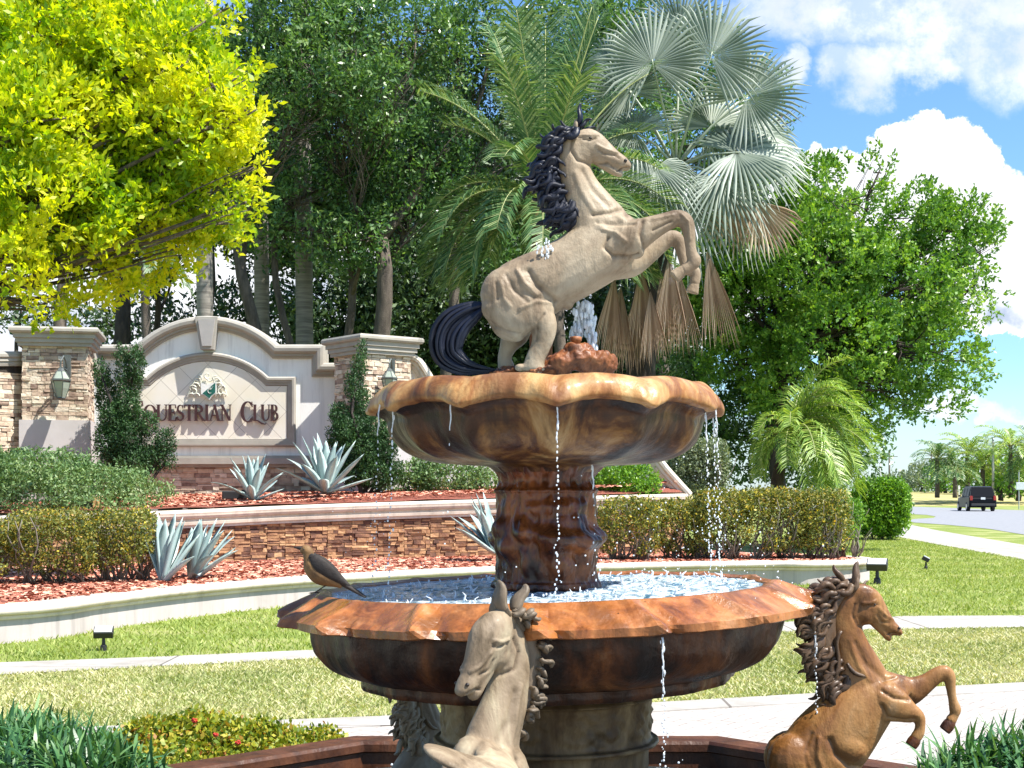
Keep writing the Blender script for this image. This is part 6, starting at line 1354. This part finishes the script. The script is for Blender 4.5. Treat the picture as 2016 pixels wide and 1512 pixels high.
# ---------------------------------------------------------------- far right: cars, poles, palms
M_carb = plain('car_paint_black', (.006, .007, .010), .35, 0, None, 8, 0); M_cglass = plain('car_glass', (.006, .007, .009), .4, 0, None, 8, 0); M_carb.node_tree.nodes['Principled BSDF'].inputs['Specular IOR Level'].default_value = .12; M_cglass.node_tree.nodes['Principled BSDF'].inputs['Specular IOR Level'].default_value = .2; M_tyre = plain('tyre', (.02, .02, .02), .8); M_rimm = plain('wheel_rim', (.55, .55, .56), .3, .8)
M_tail = glass_mat('tail_light', (.30, .015, .02)); M_carw = glass_mat('car_paint_white', (.75, .76, .78), .15); M_plate = plain('plate', (.75, .77, .78), .5); M_trim = plain('car_trim', (.03, .03, .032), .6)
def car(name, label, base, yaw, paint, Lc=4.9, Wc=1.95, Hc=1.80):
    t = thing(name, tuple(base), label, 'car'); Mx = Matrix.Translation(base) @ Matrix.Rotation(yaw, 4, 'Z')   # +x is forwards
    def sec(rows, mat, nm, bev=.04):
        vs_, fs = [], []
        for (x, w, z0, z1, w1) in rows: vs_ += [Mx @ Vector((x, -w/2, z0)), Mx @ Vector((x, w/2, z0)), Mx @ Vector((x, w1/2, z1)), Mx @ Vector((x, -w1/2, z1))]
        m = len(rows)
        for i in range(m-1):
            for k in range(4): fs.append((i*4+k, i*4+(k+1) % 4, (i+1)*4+(k+1) % 4, (i+1)*4+k))
        fs += [(0, 3, 2, 1), ((m-1)*4, (m-1)*4+1, (m-1)*4+2, (m-1)*4+3)]; return MB().add(vs_, fs).build(nm, mat, t, False, bevel=bev)
    h = Lc/2
    sec([(-h, Wc*.93, .42, .95, Wc*.92), (-h+.12, Wc, .32, 1.08, Wc*.97), (-h+1.2, Wc, .28, 1.10, Wc*.97), (h-1.5, Wc, .28, 1.08, Wc*.96), (h-.5, Wc*.98, .30, 1.02, Wc*.90), (h, Wc*.86, .40, .80, Wc*.80)], paint, 'body', .06)
    sec([(-h+.10, Wc*.90, 1.07, 1.10, Wc*.88), (-h+.42, Wc*.90, 1.06, Hc-.06, Wc*.74), (-h+1.0, Wc*.91, 1.06, Hc, Wc*.74), (h-2.2, Wc*.91, 1.05, Hc-.03, Wc*.74), (h-1.45, Wc*.88, 1.03, 1.09, Wc*.86)], paint, 'cabin', .04)
    c1 = MB(); c1.add([Mx @ Vector(v) for v in [(-h+.135, -.72, 1.16), (-h+.135, .72, 1.16), (-h+.385, .62, Hc-.17), (-h+.385, -.62, Hc-.17), (-h+.20, -.70, 1.16), (-h+.20, .70, 1.16), (-h+.43, .60, Hc-.17), (-h+.43, -.60, Hc-.17)]], [(0,1,2,3),(7,6,5,4),(0,4,5,1),(1,5,6,2),(2,6,7,3),(3,7,4,0)]); c1.build('rear_window', M_cglass, t)
    for sy in (-1, 1):
        c1 = MB(); y0, y1 = sy*Wc*.462, sy*Wc*.395
        for (xa, xb) in ((-h+.55, -h+1.35), (-h+1.42, -h+2.35), (-h+2.42, h-1.95)):
            v = [(xa, y0, 1.14), (xb, y0, 1.14), (xb-.05, y1, Hc-.16), (xa+.08, y1, Hc-.16)]; c1.add([Mx @ Vector(q) for q in v]+[Mx @ Vector((q[0], q[1]-sy*.05, q[2])) for q in v], [(0,1,2,3),(7,6,5,4),(0,4,5,1),(1,5,6,2),(2,6,7,3),(3,7,4,0)])
        c1.build('side_window', M_cglass, t)
        MB().box(Mx @ Vector((-h+.04, sy*Wc*.42, 1.0)), (.10, .20, .34), M=Mx.to_3x3()).build('tail_light', M_tail, t, bevel=.02)
        MB().box(Mx @ Vector((h-2.0, sy*(Wc*.5+.09), 1.16)), (.12, .2, .14), M=Mx.to_3x3()).build('mirror', paint, t, bevel=.03)
        for x in (-h+.95, h-.95):
            w = MB(); q = Mx.to_3x3() @ Vector((0, 1, 0)); c = Mx @ Vector((x, sy*(Wc*.5-.12), .36)); w.tube([c-q*.12, c-q*.10, c+q*.10, c+q*.12], [.32, .36, .36, .32], 20, up=(1, 0, 0)); o = w.build('wheel', M_tyre, t, True)
            w = MB(); w.tube([c+q*sy*.10, c+q*sy*.125], [.22, .20], 16, up=(1, 0, 0)); w.build('rim', M_rimm, o)
    MB().box(Mx @ Vector((-h-.012, 0, .98)), (.02, .32, .17), M=Mx.to_3x3()).build('number_plate', M_plate, t)
    MB().box(Mx @ Vector((-h-.03, 0, .50)), (.14, Wc*.86, .18), M=Mx.to_3x3()).build('bumper', M_trim, t, bevel=.03)
    return t
cb_ = G(1921, 1006); car('parked_suv', 'black sports utility vehicle driving away on the far road', cb_, R(84), M_carb, 5.0, 2.05, 1.90)
bpy.data.objects['parked_suv'].name = 'suv'
cw = G(1764, 996); car('white_car', 'white car half hidden behind the bright green box hedge', Vector((cw.x-.6, cw.y, 0)), R(80), M_carw, 4.5, 1.8, 1.5)
M_pole = plain('pole_grey', (.45, .46, .46), .5); M_wood = plain('pole_wood', (.16, .13, .11), .9); M_sign = plain('sign_plate', (.62, .66, .70), .4)
def pole(name, px, pt, pb, Y, r, label, mat, cross=None, lamp=False):
    a, b = W(px, pt, Y), W(px, pb, Y); b.z = max(b.z, 0); t = thing(name, tuple(b), label, 'pole'); MB().tube([b, a], [r*1.2, r], 8).build('shaft', mat, t, True)
    if cross: MB().box((a.x, Y, a.z-cross[1]), (cross[0], .12, .12)).build('crossarm', mat, t)
    if lamp: MB().tube([a, a+Vector((-.6, 0, .25)), a+Vector((-1.6, 0, .3))], [.05, .04, .09], 6).build('lamp_arm', mat, t, True)
pole('utility_pole', 1751, 886, 966, 260, .16, 'left utility pole with crossarm against the far sky', M_wood, (3.0, 1.2))
pole('utility_pole', 1834, 890, 966, 300, .16, 'utility pole just left of the yellow-topped far palms', M_wood, (2.6, .8))
pole('light_pole', 1955, 862, 972, 150, .12, 'pale green-grey light pole behind the black vehicle', M_pole)
pole('light_pole', 1733, 912, 960, 190, .09, 'short thin pole above the far end of the road beside the small palm', M_pole, None, True)
ts = thing('traffic_sign', tuple(W(2006, 1002, 118)), 'small pale blue sign plate on a thin post at the right edge', 'sign'); v = W(2006, 1003, 118); MB().tube([Vector((v.x, v.y, 0)), Vector((v.x, v.y, 3.1))], .04, 6).build('post', M_pole, ts)
v2 = W(2009, 957, 118); MB().box((v2.x, v2.y-.06, v2.z), (.75, .04, .62)).build('plate', M_sign, ts, bevel=.03)
tmk = thing('road_marker', tuple(W(1888, 968, 165)), 'thin white marker post in the far field', 'marker'); v = W(1888, 966, 165); MB().tube([Vector((v.x, v.y, .5)), Vector((v.x, v.y, 2.2))], .06, 6).build('post', M_crestw, tmk); MB().box((v.x, v.y-.07, 1.9), (.22, .04, .4)).build('reflector', M_plate, tmk)
for i, (px, py, Y, s, lb) in enumerate([(1845, 905, 150, 5.0, 'far yellow-green feathery palm left of the black vehicle'), (1905, 892, 155, 5.2, 'far tall feathery palm above the black vehicle'), (1880, 925, 148, 4.2, 'far low yellowing palm directly behind the black vehicle'), (1990, 878, 150, 5.6, 'far feathery palm near the right edge with pale fronds'), (2030, 900, 150, 5.4, 'far feathery palm cut by the right edge'), (1935, 915, 152, 4.4, 'far yellowing palm right of the black vehicle')]):
    b = W(px, 966, Y); b.z = .8; rnd = random.Random(i+5)
    feather_palm('coconut_palm', lb, b, W(px, py, Y), .22, [(rnd.uniform(0, 6.28), rnd.uniform(-.1, 1.2), s*rnd.uniform(.6, .85), rnd.uniform(.9, 1.6)) for _ in range(24)], 1300+30*i, M_palm2 if i % 2 else M_palm, .5, M_bark, 'far coconut palms beyond the road', 16, .13)
for i, (px, py, Y, rx, ry, lb) in enumerate([(1770, 950, 230, 40, 22, 'far pale bushy tree at the left end of the distant treeline'), (1815, 940, 225, 40, 28, 'far grey-green rounded tree in the distant treeline'), (1860, 938, 200, 40, 32, 'far green tree behind the leftmost distant palm'), (1925, 935, 190, 46, 36, 'far dark tree behind the black vehicle'), (1985, 925, 185, 46, 44, 'far dark tree left of the sign plate'), (2040, 920, 185, 46, 50, 'far dark tree at the right edge'), (1720, 955, 235, 40, 18, 'far low tree glimpsed behind the pygmy palm'), (1850, 925, 205, 22, 18, 'far yellow-green tree top above the distant treeline'), (1970, 960, 150, 24, 14, 'far low light bush under the light pole'), (2005, 962, 148, 26, 12, 'far low light bush under the sign plate')]):
    b = W(px, 968, Y); b.z = .6
    tree('distant_tree', lb, 'tree', b, W(px, py+ry*.4, Y), [L(px, py, Y, rx, ry), L(px-rx*.5, py+ry*.3, Y+2, rx*.6, ry*.7), L(px+rx*.5, py+ry*.3, Y-2, rx*.6, ry*.7)], M_greyleaf if i in (0, 1, 6) else (M_lime if i in (7, 8, 9) else M_leafg), M_barkd, 2.2, .55, 1500+i, .3, 6, .22, .5, 'distant treeline beyond the road', twigs=6)
# air: pale haze over the far field is slight; none near the fountain
